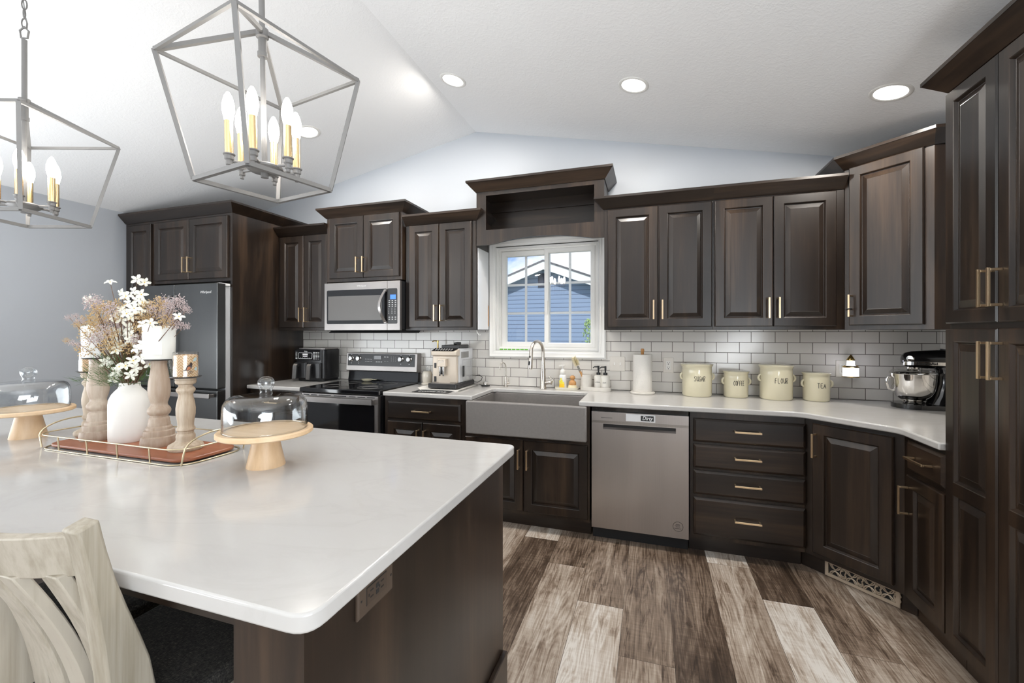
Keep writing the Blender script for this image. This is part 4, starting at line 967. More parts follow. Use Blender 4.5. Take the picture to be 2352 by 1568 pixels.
# ------------------------------------------------------------------ recessed ceiling lights
for i, (x, lab) in enumerate(((-2.331, 'recessed ceiling light on the left slope above the fridge'), (-1.079, 'recessed ceiling light just right of the ceiling ridge'), (.128, 'recessed ceiling light above the dishwasher, middle of the right slope'), (1.405, 'recessed ceiling light at the far right beside the pantry crown'))):
    sl_ = -SL if x < XRIDGE else SR
    t = thing('recessed_light', lab, 'ceiling light', (x, -.83, ceil_z(x)), 0, 'recessed ceiling lights', tilt=(0, math.atan(sl_)))
    MB().lathe([(.070, -.001), (.074, -.004), (.086, -.005), (.092, -.001), (.092, .002), (.070, .002)], 36).build('trim_ring', M['white_paint'], t, smooth=40)
    MB().lathe([(0, -.0015), (.071, -.0015), (.071, .002), (0, .002)], 36).build('lens', M['can_lens'], t, smooth=40)
    lamp('recessed_or_fill_lamp', 'AREA', (x, -.83, ceil_z(x) - .010), (0, math.atan(sl_), 0), P_CAN, (1.0, .95, .88), shape='DISK', size=.13)
# unseen lamps like the cans, added behind the camera for more light
for x, y in ((-3.2, -5.6), (-2.6, -7.2)):
    sl_ = -SL if x < XRIDGE else SR
    lamp('recessed_or_fill_lamp', 'AREA', (x, y, ceil_z(x) - .010), (0, math.atan(sl_), 0), P_CAN, (1.0, .95, .88), shape='DISK', size=.13)
# ------------------------------------------------------------------ decor on the island
IZ = .93
def cake_stand(label, x, y):
    t = thing('cake_stand', label, 'cake stand', (x, y, IZ), 0, 'cake stands on the island')
    MB().lathe([(0, 0), (.0604, 0), (.0604, .003), (.038, .110), (0, .110)], 48).build('pedestal', M['beech'], t, smooth=40)
    MB().lathe([(0, .109), (.144, .109), (.149, .113), (.149, .124), (.146, .1275), (.1335, .1275), (.1335, .1255), (0, .1255)], 64).build('plate', M['beech_top'], t, smooth=40)
    return t
def dome(label, x, y):
    t = thing('glass_dome', label, 'glass cover', (x, y, IZ + .1265), 0, 'glass domes on the cake stands')
    ou = [(.1305, .0), (.1315, .004), (.1305, .070), (.128, .092), (.120, .107), (.108, .1155), (.070, .121), (.030, .1225)]
    inn = [(r - .003 if r > .05 else r, z - .003 if z > .03 else z) for r, z in ou]
    MB().lathe(ou + [(0, .1225)], 64, caps=False).build('cover', M['dome_glass'], t, smooth=60)
    MB().lathe([(0, .1195)] + [(r, z) for r, z in reversed(inn)], 64, caps=False).build('inner_wall', M['dome_glass'], t, smooth=60)
    MB().lathe([(.1275, .0005), (.1315, .0005), (.1325, .003), (.1315, .006)], 64, caps=False).build('rim', M['dome_glass'], t, smooth=60)
    MB().lathe([(.021, .122), (.0185, .130), (.0195, .138), (.0245, .148), (.0270, .158), (.0255, .168), (.0195, .178), (.010, .183), (0, .184)], 32, caps=False).build('knob', M['dome_glass'], t, smooth=60)
    MB().lathe([(0, .136), (.012, .139), (.0195, .148), (.0215, .158), (.0200, .166), (.014, .174), (0, .178)], 24).build('knob_core', M['dome_glass'], t, smooth=60)
    return t
cake_stand('pale wood cake stand at the right end of the tray', -1.046, -2.380); dome('clear glass dome covering the cake stand right of the tray', -1.046, -2.380)
cake_stand('pale wood cake stand left of the tray at the left edge', -2.391, -2.390); dome('clear glass dome covering the cake stand at the left edge', -2.391, -2.390)
# tray
tr = thing('serving_tray', 'acacia wood tray with a gold wire rail in the middle of the island', 'tray', (-1.70, -2.365, IZ))
tx, ty = .385, .112
MB().prism(rrect(-tx, -ty, tx, ty, .055, 8), .006, .018, 2).build('board', M['acacia'], tr, bevel=.004, seg=3, smooth=30)
wr = MB(); oo = .018
ring = [(x, y) for x, y in rrect(-tx - oo, -ty - oo, tx + oo, ty + oo, .075, 8)]
wr.tube([(x, y, .003) for x, y in ring], .0026, 8, True).tube([(x * 1.012, y * 1.03, .058) for x, y in ring], .0026, 8, True)
for x in (-.255, -.085, .085, .255):
    for s in (-1, 1): wr.tube([(x, s * (ty + oo), .003), (x, s * (ty + oo) * 1.03, .058)], .0028, 6)
for s in (-1, 1):
    hy = ty + .006
    wr.tube([(s * (tx + oo - .012), -hy, .003)] + [(s * (tx + oo + .002), -hy * math.cos(math.pi * i / 14), .050 + .052 * math.sin(math.pi * i / 14)) for i in range(15)] + [(s * (tx + oo - .012), hy, .003)], .0030, 8)
wr.build('wire_rail', M['tray_metal'], tr, smooth=60)
TZ = IZ + .018
# vase
v = thing('vase', 'matte white ceramic bottle vase in the middle of the tray', 'vase', (-1.823, -2.335, TZ))
MB().lathe([(0, 0), (.064, 0), (.0675, .004), (.0685, .03), (.0685, .150), (.066, .170), (.058, .190), (.047, .205), (.037, .216), (.0345, .224), (.0340, .236), (.0325, .238), (.030, .236), (.031, .215), (.020, .205), (0, .205)], 56).build('body', M['ceramic'], v, smooth=40)
# candlesticks
TALL = [(0, 0), (.0575, .0), (.0595, .006), (.0600, .020), (.0575, .030), (.0565, .036), (.0500, .040), (.0500, .054), (.0490, .060), (.0425, .063), (.0415, .072), (.0360, .078), (.0360, .088), (.0340, .092), (.0340, .101), (.0320, .108), (.0285, .112), (.0290, .118), (.0345, .124), (.0375, .132), (.0375, .140), (.0340, .148), (.0275, .157), (.0265, .166), (.0285, .172), (.0325, .186), (.0358, .206), (.0360, .226), (.0345, .248), (.0300, .278), (.0265, .302), (.0245, .318), (.0258, .324), (.0258, .334), (0, .334)]
SHORT = [(0, 0), (.0530, 0), (.0565, .005), (.0570, .013), (.0540, .020), (.0480, .024), (.0400, .028), (.0320, .034), (.0300, .042), (.0310, .050), (.0290, .058), (.0255, .062), (.0260, .070), (.0300, .075), (.0300, .081), (.0260, .087), (.0255, .096), (.0270, .112), (.0307, .134), (.0312, .156), (.0280, .180), (.0240, .198), (.0225, .207), (.0245, .214), (.0300, .222), (.0305, .228), (.0270, .234), (.0220, .240), (.0230, .246), (.0310, .250), (.0335, .256), (.0335, .262), (.0320, .264), (.0340, .267), (.0340, .272), (0, .272)]
def stick(label, x, y, prof, mat, h):
    t = thing('candlestick', label, 'candlestick', (x, y, TZ), 0, 'turned wooden candlesticks on the tray')
    MB().lathe(prof, 48).build('turned_post', mat, t, smooth=35)
    pr = .053 if h > .3 else .050
    MB().lathe([(0, h), (pr - .006, h), (pr, h + .004), (pr, h + .0055), (pr - .007, h + .002), (0, h + .002)], 40).build('pan', M['black'], t, smooth=40)
stick('tall brown turned wood candlestick right of the vase', -1.622, -2.352, TALL, M['washed_dark'], .334)
stick('short pale turned wood candlestick at the right end of the tray', -1.457, -2.365, SHORT, M['washed'], .272)
stick('tall turned wood candlestick just left of the vase', -1.972, -2.362, TALL, M['washed_dark'], .334)
stick('short turned wood candlestick at the left end of the tray', -2.088, -2.325, SHORT, M['washed'], .272)
def jarcandle(label, x, y, z):
    t = thing('candle', label, 'candle', (x, y, z), 0, 'white jar candles')
    MB().lathe([(0, 0), (.048, 0), (.0515, .006), (.0535, .131), (.0525, .133), (.0505, .131), (.0495, .105), (0, .105)], 44).build('glass_jar', M['wax'], t, smooth=40)
    MB().tube([(0, 0, .104), (.001, 0, .114)], .0012, 6).build('wick', M['dark_print'], t)
    MB().add([(.0540 * math.cos(R(a)), .0540 * math.sin(R(a)), z_) for z_ in (.022, .112) for a in range(-56, -20, 4)], [(i, i + 1, i + 10, i + 9) for i in range(8)]).build('label_sticker', plain('pale_label', (.74, .75, .73), .4), t)
jarcandle('large white jar candle on the tall candlestick right of the vase', -1.622, -2.352, TZ + .3362)
jarcandle('white jar candle on the tall candlestick left of the vase, half behind flowers', -1.972, -2.362, TZ + .3362)
def birdcandle(label, x, y, z, rz):
    t = thing('candle', label, 'candle', (x, y, z), rz, 'patterned bird candles')
    r = .0405
    MB().lathe([(0, .001), (r - .002, .001), (r - .002, .083), (r - .006, .085), (r - .008, .080), (0, .080)], 44).build('printed_wax', M['herring'], t, smooth=40)
    MB().lathe([(r - .004, 0), (r, .003), (r, .094), (r - .001, .0955), (r - .002, .094)], 44).build('glass', M['clear_plastic'], t, smooth=50)
    def wrap(pts, nm, mat):
        MB().add([((r + .0006) * math.sin(u / r), -(r + .0006) * math.cos(u / r), z_) for u, z_ in pts], [tuple(range(len(pts)))]).build(nm, mat, t)
    wrap([(-.020, .024), (-.008, .032), (-.004, .044), (.004, .050), (.006, .057), (.012, .056), (.013, .048), (.012, .040), (.008, .032), (0, .027), (-.008, .027)], 'bird_print', M['bird'])
    wrap([(-.006, .029), (-.002, .040), (.004, .042), (.008, .034), (.0, .029)], 'bird_breast_print', M['bird_rust'])
    for q in range(4): wrap([(.002 + q * .004, .026), (.0035 + q * .004, .025), (.001 + q * .004, .012 + q * .001), (.000 + q * .004, .014)], 'branch_print', M['bird'])
    wrap([(.014, .062), (.020, .074), (.028, .076), (.030, .066), (.022, .060)], 'leaf_print', M['leafblue']); wrap([(.018, .030), (.026, .040), (.032, .036), (.028, .024)], 'leaf_print', M['leafblue'])
birdcandle('tan herringbone bird candle on the short candlestick at the right end of the tray', -1.457, -2.365, TZ + .2742, R(66))
birdcandle('tan herringbone bird candle on the short candlestick at the left end of the tray', -2.088, -2.325, TZ + .2742, R(86))
# flowers
fb = thing('flower_arrangement', 'spray of white blossoms with mauve buds and green needles in the white vase', 'flowers', (-1.823, -2.335, TZ + .2))
CV = Vector((0.2277, -3.5354, 1.3917))
def at(u, v_, y):   # a pixel of the photograph turned into a point at depth plane y, relative to the bouquet
    a = (u - 1176) / F_PX; b = (HORIZON - v_) / F_PX; s_, c_ = math.sin(-YAW), math.cos(YAW)
    d = Vector((s_ + a * c_, c_ - a * s_, b)); t_ = (y - CV.y) / d.y
    return CV + d * t_ - Vector(fb.location)
rb_ = random.Random(11)
def petal_flower():
    mb = MB(); n = 5
    for i in range(n):
        a = 2 * math.pi * i / n + rb_.uniform(-.12, .12); ca, sa = math.cos(a), math.sin(a); Lp = .0185 * rb_.uniform(.85, 1.1); w = .0048
        P = lambda r, o_, z: (r * ca - o_ * sa, r * sa + o_ * ca, z)
        mb.add([P(.001, -.001, 0), P(.001, .001, 0), P(Lp * .45, w, .004), P(Lp * .45, -w, .004), P(Lp * .45, 0, .0025), P(Lp * .8, w * .85, .003), P(Lp * .8, -w * .85, .003), P(Lp, 0, -.001)],
               [(0, 1, 2, 4), (0, 4, 3), (4, 2, 5, 7), (3, 4, 7, 6)])
    return mb
blo = [(253, 648), (281, 672), (289, 680), (315, 642), (332, 648), (309, 668), (325, 676), (295, 697), (327, 694), (280, 712), (308, 708), (272, 722), (291, 720), (320, 714), (263, 730), (277, 735), (345, 742), (288, 764), (302, 770), (276, 762), (235, 773), (256, 795), (272, 792), (300, 782), (266, 806), (315, 800), (322, 810), (224, 815), (250, 820), (264, 828), (306, 828), (324, 824), (344, 836), (268, 852), (285, 857), (300, 862), (262, 868), (199, 754), (205, 688), (318, 690), (300, 730), (328, 745), (411, 727), (243, 832), (274, 842), (310, 845), (288, 840), (333, 790), (262, 777), (296, 752)]
f0 = None; stems = MB(); base = Vector((0, 0, .01))
for i, (u, v_) in enumerate(blo):
    depth = -2.335 + rb_.uniform(-.085, -.02) if v_ > 690 else -2.335 + rb_.uniform(-.04, .04)
    p = at(u, v_, depth)
    if f0 is None or i % 5 == 0 and i < 16:
        f0 = petal_flower().build('blossom', M['petal'], fb, weld=False); fl_ = f0
        if i % 5 == 0: protos = (globals().get('protos') or []) + [f0]
    else:
        fl_ = protos[i % len(protos)].copy(); COL.objects.link(fl_); fl_.parent = fb
    sc_ = rb_.uniform(1.05, 1.45); fl_.location = p; fl_.scale = (sc_,) * 3
    look = (CV - (p + Vector(fb.location))).normalized() + Vector((rb_.uniform(-.7, .7), rb_.uniform(-.3, .3), rb_.uniform(-.2, 1.0)))
    q = look.to_track_quat('Z', 'Y'); fl_.rotation_euler = q.to_euler()
    MB().ball((0, 0, .0015), .0022, 8, 5).build('flower_heart', M['pollen'], fb, loc=p, rot=fl_.rotation_euler) if i % 2 == 0 else None
    mid = base.lerp(p, .55) + Vector((rb_.uniform(-.015, .015), rb_.uniform(-.015, .015), .01))
    stems.tube([base + Vector((rb_.uniform(-.012, .012), rb_.uniform(-.012, .012), 0)), mid, p], [.0024, .0018, .0010], 5)
def bud_spray(mat, nb, spread):
    mb = MB(); st = MB()
    for i in range(nb):
        d = Vector((rb_.gauss(0, 1), rb_.gauss(0, 1), rb_.gauss(.3, 1))).normalized() * spread * rb_.uniform(.35, 1)
        a = d.normalized(); u_ = a.orthogonal().normalized(); w_ = a.cross(u_)
        r_ = .0030; e = d + a * .0075
        mb.add([d, d + a * .0025 + u_ * r_, d + a * .0025 + w_ * r_, d + a * .0025 - u_ * r_, d + a * .0025 - w_ * r_, e], [(0, 2, 1), (0, 3, 2), (0, 4, 3), (0, 1, 4), (5, 1, 2), (5, 2, 3), (5, 3, 4), (5, 4, 1)])
        if i % 6 == 0: mb.tube([(0, 0, -.01), d * .6 + Vector((rb_.uniform(-.004, .004),) * 3), d], .0006, 3)
    return mb
sp_m = bud_spray(M['berry'], 100, .040); sp_t = bud_spray(M['berry_tan'], 100, .040)
cl_ = [(213, 700, 0), (225, 715, 1), (240, 705, 1), (255, 712, 0), (205, 730, 1), (222, 742, 1), (240, 735, 1), (258, 740, 0), (215, 760, 1), (238, 758, 0), (255, 765, 1), (225, 780, 0), (242, 782, 1), (205, 775, 1), (260, 725, 1), (340, 700, 1), (355, 705, 0), (368, 698, 1), (350, 722, 1), (366, 720, 0), (385, 712, 0), (395, 700, 0), (408, 692, 0), (378, 735, 1), (398, 728, 0), (405, 745, 0), (345, 738, 1), (330, 730, 1), (320, 755, 1), (330, 775, 1), (318, 780, 0), (325, 800, 1), (345, 755, 1), (250, 795, 1), (182, 737, 0), (172, 725, 0), (160, 730, 0), (175, 745, 1), (152, 782, 1), (165, 786, 0), (182, 790, 0), (190, 800, 0), (422, 706, 0), (428, 712, 0), (425, 748, 0), (212, 690, 0), (210, 805, 1), (198, 800, 1), (335, 815, 0), (300, 742, 1), (285, 745, 0), (270, 700, 1), (195, 745, 1), (300, 795, 1), (372, 690, 0), (392, 745, 0)]
pm = pt = None
for u, v_, kd in cl_:
    edge = u < 195 or u > 415
    p = at(u, v_, -2.335 + (rb_.uniform(-.12, -.03) if u < 275 else rb_.uniform(-.06, .08)))
    if kd == 0:
        o_ = sp_m.build('bud_spray', M['berry'], fb, weld=False) if pm is None else pm.copy()
        if pm is None: pm = o_
        else: COL.objects.link(o_); o_.parent = fb
    else:
        o_ = sp_t.build('bud_spray', M['berry_tan'], fb, weld=False) if pt is None else pt.copy()
        if pt is None: pt = o_
        else: COL.objects.link(o_); o_.parent = fb
    o_.location = p; o_.rotation_euler = [rb_.uniform(0, 6.28) for _ in range(3)]; s_ = rb_.uniform(.35, .5) if edge else rb_.uniform(.65, .95); o_.scale = (s_,) * 3
    stems.tube([base + Vector((rb_.uniform(-.012, .012), rb_.uniform(-.012, .012), 0)), base.lerp(p, .5) + Vector((0, 0, .012)), p], [.0020, .0015, .0009], 5)
stems.build('stems', M['stem'], fb, smooth=60)
ndl = MB()
for i in range(900):
    a = rb_.uniform(0, 6.28); el = rb_.uniform(.25, 1.35); d = Vector((math.cos(a) * math.cos(el), math.sin(a) * math.cos(el), math.sin(el)))
    p = base + d * rb_.uniform(.05, .17); q = (d + Vector((rb_.gauss(0, .45), rb_.gauss(0, .45), rb_.gauss(.1, .3)))).normalized(); u_ = q.orthogonal().normalized() * .0009; w_ = q.cross(u_).normalized() * .0009; e = p + q * rb_.uniform(.025, .05)
    ndl.add([p + u_, p - u_ * .5 + w_, p - u_ * .5 - w_, e], [(0, 1, 3), (1, 2, 3), (2, 0, 3)])
for (u, v_) in ((180, 752), (190, 765), (185, 772), (200, 768), (375, 738), (362, 742), (350, 735)):
    p = at(u, v_, -2.32); p2 = at(u + 20, v_ + 14, -2.32); ndl.tube([p2, p], [.0012, .0004], 4)
for x in (-.012, .0, .013, .02): ndl.tube([(x, -.008, .0), (x * 2.2 + .004, -.02, .10), (x * 4, -.02, .20)], [.0026, .002, .001], 5)
nl = ndl.build('needle_leaves', M['leaf'], fb, weld=False); nl['kind'] = 'stuff'

# ------------------------------------------------------------------ things along the back counter
Z0 = .931
# faucet
f = thing('kitchen_faucet', 'tall brushed nickel pull-down faucet behind the sink', 'faucet', (-.616, -.10, Z0))
MB().lathe([(0, 0), (.029, 0), (.029, .006), (.026, .010), (.024, .10), (.018, .17), (.0155, .235), (0, .235)], 28).build('body', M['nickel'], f, smooth=40)
sp_ = [(0, 0, .23), (0, 0, .30)] + [(-.050 * (1 - math.cos(R(a))) * .55, -.085 * (1 - math.cos(R(a))), .30 + .090 * math.sin(R(a))) for a in range(15, 166, 15)] + [(-.054, -.168, .315)]
MB().tube(sp_, .0135, 14).build('gooseneck', M['nickel'], f, smooth=60)
MB().tube([(-.054, -.167, .322), (-.056, -.172, .270), (-.060, -.180, .185), (-.061, -.181, .172)], [.0150, .0165, .0205, .0185], 16).build('spray_head', M['nickel'], f, smooth=40)
MB().tube([(-.0595, -.188, .275), (-.0600, -.1905, .262)], .0065, 10).tube([(-.0625, -.1945, .235), (-.0645, -.1985, .205)], .0075, 10).build('spray_buttons', M['black'], f, smooth=50)
MB().tube([(.0, 0, .045), (.055, -.004, .052), (.072, -.005, .054)], [.017, .015, .020], 14).tube([(.066, -.005, .052), (.082, -.010, .075), (.052, -.010, .100)], [.012, .011, .006], 10).build('lever', M['nickel'], f, smooth=50)
f = thing('filter_faucet', 'small nickel water filter faucet left of the main faucet', 'faucet', (-.944, -.085, Z0))
MB().lathe([(0, 0), (.018, 0), (.018, .004), (.012, .006), (.0115, .03), (.0075, .085), (0, .085)], 20).tube([(0, 0, .07), (0, 0, .15)] + [(-.020 * (1 - math.cos(R(a))), -.02 * (1 - math.cos(R(a))), .165 + .040 * math.sin(R(a))) for a in range(0, 181, 20)] + [(-.041, -.04, .145)], .0048, 10).build('spout', M['nickel'], f, smooth=50)
MB().tube([(0, 0, .033), (.032, 0, .033)], .0075, 12).tube([(.026, 0, .033), (.026, 0, .085)], .0042, 8).build('lever', M['nickel'], f, smooth=50)
s = thing('sink_stopper', 'chrome sink strainer lying on the counter left of the filter faucet', 'stopper', (-1.127, -.09, Z0))
MB().lathe([(0, 0), (.036, 0), (.040, .006), (.036, .012), (.020, .018), (0, .018)], 28).build('flange', M['black'], s, smooth=40)
MB().lathe([(.018, .016), (.022, .017), (.024, .034), (.021, .036), (.019, .022), (0, .022)], 24).lathe([(.034, .0115), (.038, .0135), (.034, .0155)], 24).build('basket', M['chrome'], s, smooth=40)
# soap tray and its things
t = thing('soap_tray', 'long cream dish under the soap bottle and palm brush', 'tray', (-.422, -.075, Z0))
MB().prism(rrect(-.092, -.048, .092, .048, .03, 6), 0, .006, 2).build('base', M['cream'], t, smooth=30)
casing_ = rrect(-.092, -.048, .092, .048, .03, 6)
rim = MB(); n = len(casing_); ou = [(x * 1.04, y * 1.08) for x, y in casing_]
rim.add([(x, y, .002) for x, y in casing_] + [(x, y, .018) for x, y in ou] + [(x * .965, y * .93, .018) for x, y in ou] + [(x * .955, y * .92, .005) for x, y in casing_], [(r_ * n + i, r_ * n + (i + 1) % n, ((r_ + 1) % 4) * n + (i + 1) % n, ((r_ + 1) % 4) * n + i) for r_ in range(4) for i in range(n)])
rim.build('rim', plain('cream_dish', (.74, .70, .58), .35), t, smooth=40)
b = thing('soap_bottle', 'white foaming soap bottle with a yellow lemon label behind the sink', 'soap bottle', (-.456, -.075, .9375))
MB().lathe([(0, 0), (.026, 0), (.030, .004), (.030, .095), (.027, .106), (.018, .112), (.018, .116), (0, .116)], 30, (0, 0), 1.0, .78).build('bottle', plain('soap_white', (.78, .78, .77), .25), b, smooth=40)
def wrapc(par, nm, mat, rx, ry, a0, a1, z0, z1, n=12):
    mb = MB(); vs = []
    for z in (z0, z1):
        for i in range(n + 1): a = R(a0 + (a1 - a0) * i / n); vs.append((rx * math.cos(a), ry * math.sin(a), z))
    return mb.add(vs, [(i, i + 1, n + 2 + i, n + 1 + i) for i in range(n)]).build(nm, mat, par, smooth=60)
wrapc(b, 'label', M['yellow'], .0306, .0240, -150, -55, .004, .040)
for (a, z, r_) in ((-118, .050, .012), (-100, .062, .009), (-80, .046, .010), (-112, .078, .008), (-135, .058, .008)):
    mb = MB(); c_ = Vector((.031 * math.cos(R(a)), .0245 * math.sin(R(a)), z)); nv = Vector((math.cos(R(a)), math.sin(R(a)) * 1.25, 0)).normalized(); tv = Vector((-nv.y, nv.x, 0))
    mb.add([c_ + tv * r_ * math.cos(q) + Vector((0, 0, r_ * math.sin(q))) - nv * (.0016 * math.cos(q) ** 2) for q in [i * math.pi / 6 for i in range(12)]], [tuple(range(12))]).build('lemon_print', M['lemon'], b)
wrapc(b, 'leaf_print', plain('dark_leaf_print', (.05, .08, .07), .4), .0309, .0243, -150, -138, .066, .086)
MB().lathe([(.019, .112), (.022, .116), (.022, .142), (.017, .150), (.010, .154), (.009, .176), (.020, .178), (.020, .187), (.017, .190), (0, .190)], 24).box(-.030, -.014, .178, .0, .014, .187).build('foam_pump', M['white_plastic'], b, smooth=40)
p = thing('palm_brush', 'round wooden palm brush standing on the cream dish', 'brush', (-.376, -.078, .9375))
br = MB().lathe([(0, 0), (.038, 0), (.032, .030), (0, .030)], 30)
br.build('bristles', M['bristle'], p, smooth=30)
MB().lathe([(.028, .028), (.030, .034), (.0295, .050), (.024, .060), (.014, .067), (.013, .073), (.020, .080), (.0225, .090), (.019, .100), (.010, .106), (0, .107)], 28).lathe([(0, .028), (.028, .028)], 28).build('grip', M['bamboo'], p, smooth=40)
# sink organizer
t = thing('sink_organizer', 'pale stone caddy holding two pump bottles and a dish brush', 'caddy', (-.190, -.085, Z0), R(-12))
def shell(x0, x1, y0, y1, h, r, th, nm, par, mat):
    o_ = rrect(x0, y0, x1, y1, r, 7); i_ = rrect(x0 + th, y0 + th, x1 - th, y1 - th, r - th * .6, 7); n = len(o_)
    return MB().add([(x, y, 0) for x, y in o_] + [(x, y, h) for x, y in o_] + [(x, y, h) for x, y in i_] + [(x, y, .006) for x, y in i_], [(k_ * n + i, k_ * n + (i + 1) % n, (k_ + 1) * n + (i + 1) % n, (k_ + 1) * n + i) for k_ in range(3) for i in range(n)] + [tuple(range(n))[::-1], tuple(range(3 * n, 4 * n))]).build(nm, mat, par, smooth=35)
shell(-.125, .125, -.050, .050, .030, .05, .008, 'base_tray', t, M['stone'])
shell(-.118, -.034, -.042, .042, .125, .035, .006, 'brush_cup', t, M['stone'])
def pumpb(label, x, y, txt):
    b = thing('pump_bottle', label, 'bottle', (x, y, .9375), 0, 'white pump bottles in the caddy')
    MB().lathe([(0, 0), (.0315, 0), (.0325, .003), (.0325, .104), (.030, .112), (.018, .118), (.015, .119), (0, .119)], 34).build('bottle', plain('matte_white_bottle', (.74, .71, .65), .5), b, smooth=40)
    MB().lathe([(.0165, .116), (.0165, .137), (.006, .138), (.006, .158), (.008, .160), (.008, .190), (0, .190)], 18).tube([(0, 0, .182), (-.030, -.012, .182), (-.042, -.017, .172)], [.006, .005, .003], 8).build('pump', M['black'], b, smooth=40)
    lettering('lettering', txt, .0115, M['dark_print'], b, (-.004, -.0330, .062), sx=.9)
pumpb('white lotion pump bottle, left of the pair in the stone caddy', -.168, -.082, 'LOTION'); pumpb('white soap pump bottle, right of the pair in the stone caddy', -.112, -.100, 'SOAP')
d = thing('dish_brush', 'bamboo dish brush leaning in the stone caddy', 'brush', (-.262, -.085, .945))
h0, h1 = Vector((.010, 0, .004)), Vector((-.080, -.020, .205)); ax = (h1 - h0).normalized()
MB().tube([h0, h0.lerp(h1, .66)], [.0075, .0085], 10).build('handle', M['bamboo'], d, smooth=50)
MB().tube([h0.lerp(h1, .66), h0.lerp(h1, .86)], [.009, .008], 10).build('collar', M['grey_rubber'], d, smooth=50)
bb = MB(); c_ = h1 + ax * .010
for i in range(620):
    t_ = rb_.uniform(-.030, .034); q = Vector((rb_.gauss(0, 1), rb_.gauss(0, 1), rb_.gauss(0, 1))); q = (q - ax * q.dot(ax)).normalized(); s_ = c_ + ax * t_; e = s_ + q * .032 * (1 - .25 * abs(t_) / .034) + ax * .012 * t_ / .034
    u_ = q.orthogonal().normalized() * .0010; w_ = q.cross(u_).normalized() * .0010
    bb.add([s_ + u_, s_ - u_ * .5 + w_, s_ - u_ * .5 - w_, e], [(0, 1, 3), (1, 2, 3), (2, 0, 3)])
o_ = bb.build('bristles', M['bristle'], d, weld=False); o_['kind'] = 'stuff'
MB().tube([h0.lerp(h1, .84), h1 + ax * .040], .0022, 6).build('wire_core', M['grey_rubber'], d)
# paper towel
p = thing('paper_towel_holder', 'paper towel holder with a stone base and wooden knob', 'paper towel holder', (.168, -.135, Z0))
MB().lathe([(0, 0), (.088, 0), (.0905, .004), (.0905, .011), (.086, .015), (0, .015)], 44).build('base', M['stone'], p, smooth=40)
MB().lathe([(0, .015), (.0105, .015), (.0105, .315), (.013, .318), (.013, .332), (.010, .338), (0, .339)], 20).build('post', M['bamboo'], p, smooth=40)
q = thing('paper_towel_roll', 'roll of white paper towel on the holder', 'paper towel', (.168, -.135, Z0 + .0155))
def m_towel():
    m, nt, b = new_mat('quilted_paper'); v_ = coords(nt); s_ = nd(nt, 'SeparateXYZ'); nt.links.new(v_, s_.inputs[0])
    an = mathn(nt, 'MULTIPLY', mathn(nt, 'ARCTAN2', s_.outputs[1], s_.outputs[0]), .07 / .0085); zz = mathn(nt, 'MULTIPLY', s_.outputs[2], 1 / .0085)
    w1 = mathn(nt, 'SINE', mathn(nt, 'MULTIPLY', mathn(nt, 'ADD', an, zz), 3.14159)); w2 = mathn(nt, 'SINE', mathn(nt, 'MULTIPLY', mathn(nt, 'SUBTRACT', an, zz), 3.14159))
    b.inputs['Base Color'].default_value = (.80, .77, .72, 1); b.inputs['Roughness'].default_value = .85; bump(nt, b, mathn(nt, 'ADD', mathn(nt, 'ABSOLUTE', w1), mathn(nt, 'ABSOLUTE', w2)), .5, .003); return m
MB().lathe([(.0115, 0), (.068, 0), (.0695, .003), (.0695, .276), (.068, .279), (.020, .279), (.020, .277), (.0115, .277)], 48).build('sheet_roll', m_towel(), q, smooth=40)
# canisters with handwritten names
ST = {'S': [[(.9, .92), (.55, 1), (.15, .82), (.3, .56), (.72, .4), (.82, .15), (.42, 0), (.02, .12)]], 'U': [[(.1, 1), (.08, .25), (.4, 0), (.78, .22), (.85, 1)], [(.82, .4), (.92, 0)]],
      'G': [[(.9, .85), (.55, 1), (.12, .62), (.15, .12), (.5, 0), (.85, .15), (.85, .45), (.5, .45)]], 'A': [[(0, 0), (.5, 1), (.95, 0)], [(.15, .34), (.85, .38)]],
      'R': [[(.12, 0), (.1, 1)], [(0, .9), (.6, 1.05), (1.0, .86), (.7, .55), (.12, .45)], [(.4, .5), (.75, 0)]], 'C': [[(.9, .8), (.55, 1), (.12, .62), (.12, .25), (.45, 0), (.9, .14)]],
      'O': [[(.5, 1), (.12, .7), (.12, .25), (.5, 0), (.88, .28), (.86, .72), (.5, 1)]], 'F': [[(.1, 0), (.1, 1), (.8, 1)], [(.1, .55), (.65, .6)]], 'E': [[(.8, 1), (.1, 1), (.1, 0), (.85, .04)], [(.1, .5), (.65, .55)]],
      'L': [[(.1, 1), (.1, 0), (.8, .03)]], 'T': [[(0, 1), (1, 1.02)], [(.5, 1), (.5, 0)]]}
def written(par, word, zc_, lw, lh, gap, rad, shift):
    mb = MB(); n = len(word); tot = n * lw + (n - 1) * gap
    for i, ch in enumerate(word):
        for st in ST[ch]:
            pts = []
            for (x0, y0), (x1, y1) in zip(st[:-1], st[1:]):
                for q in range(4): pts.append((x0 + (x1 - x0) * q / 4, y0 + (y1 - y0) * q / 4))
            pts.append(st[-1])
            for _ in range(2): pts = [pts[0]] + [((a[0] + 2 * b[0] + c_[0]) / 4, (a[1] + 2 * b[1] + c_[1]) / 4) for a, b, c_ in zip(pts[:-2], pts[1:-1], pts[2:])] + [pts[-1]]
            mb.tube([((rad + .0002) * math.sin((-tot / 2 + i * (lw + gap) + x * lw) / rad + shift), -(rad + .0002) * math.cos((-tot / 2 + i * (lw + gap) + x * lw) / rad + shift), zc_ + (y - .5) * lh) for x, y in pts], .0016, 5)
    mb.build('lettering', M['dark_print'], par)
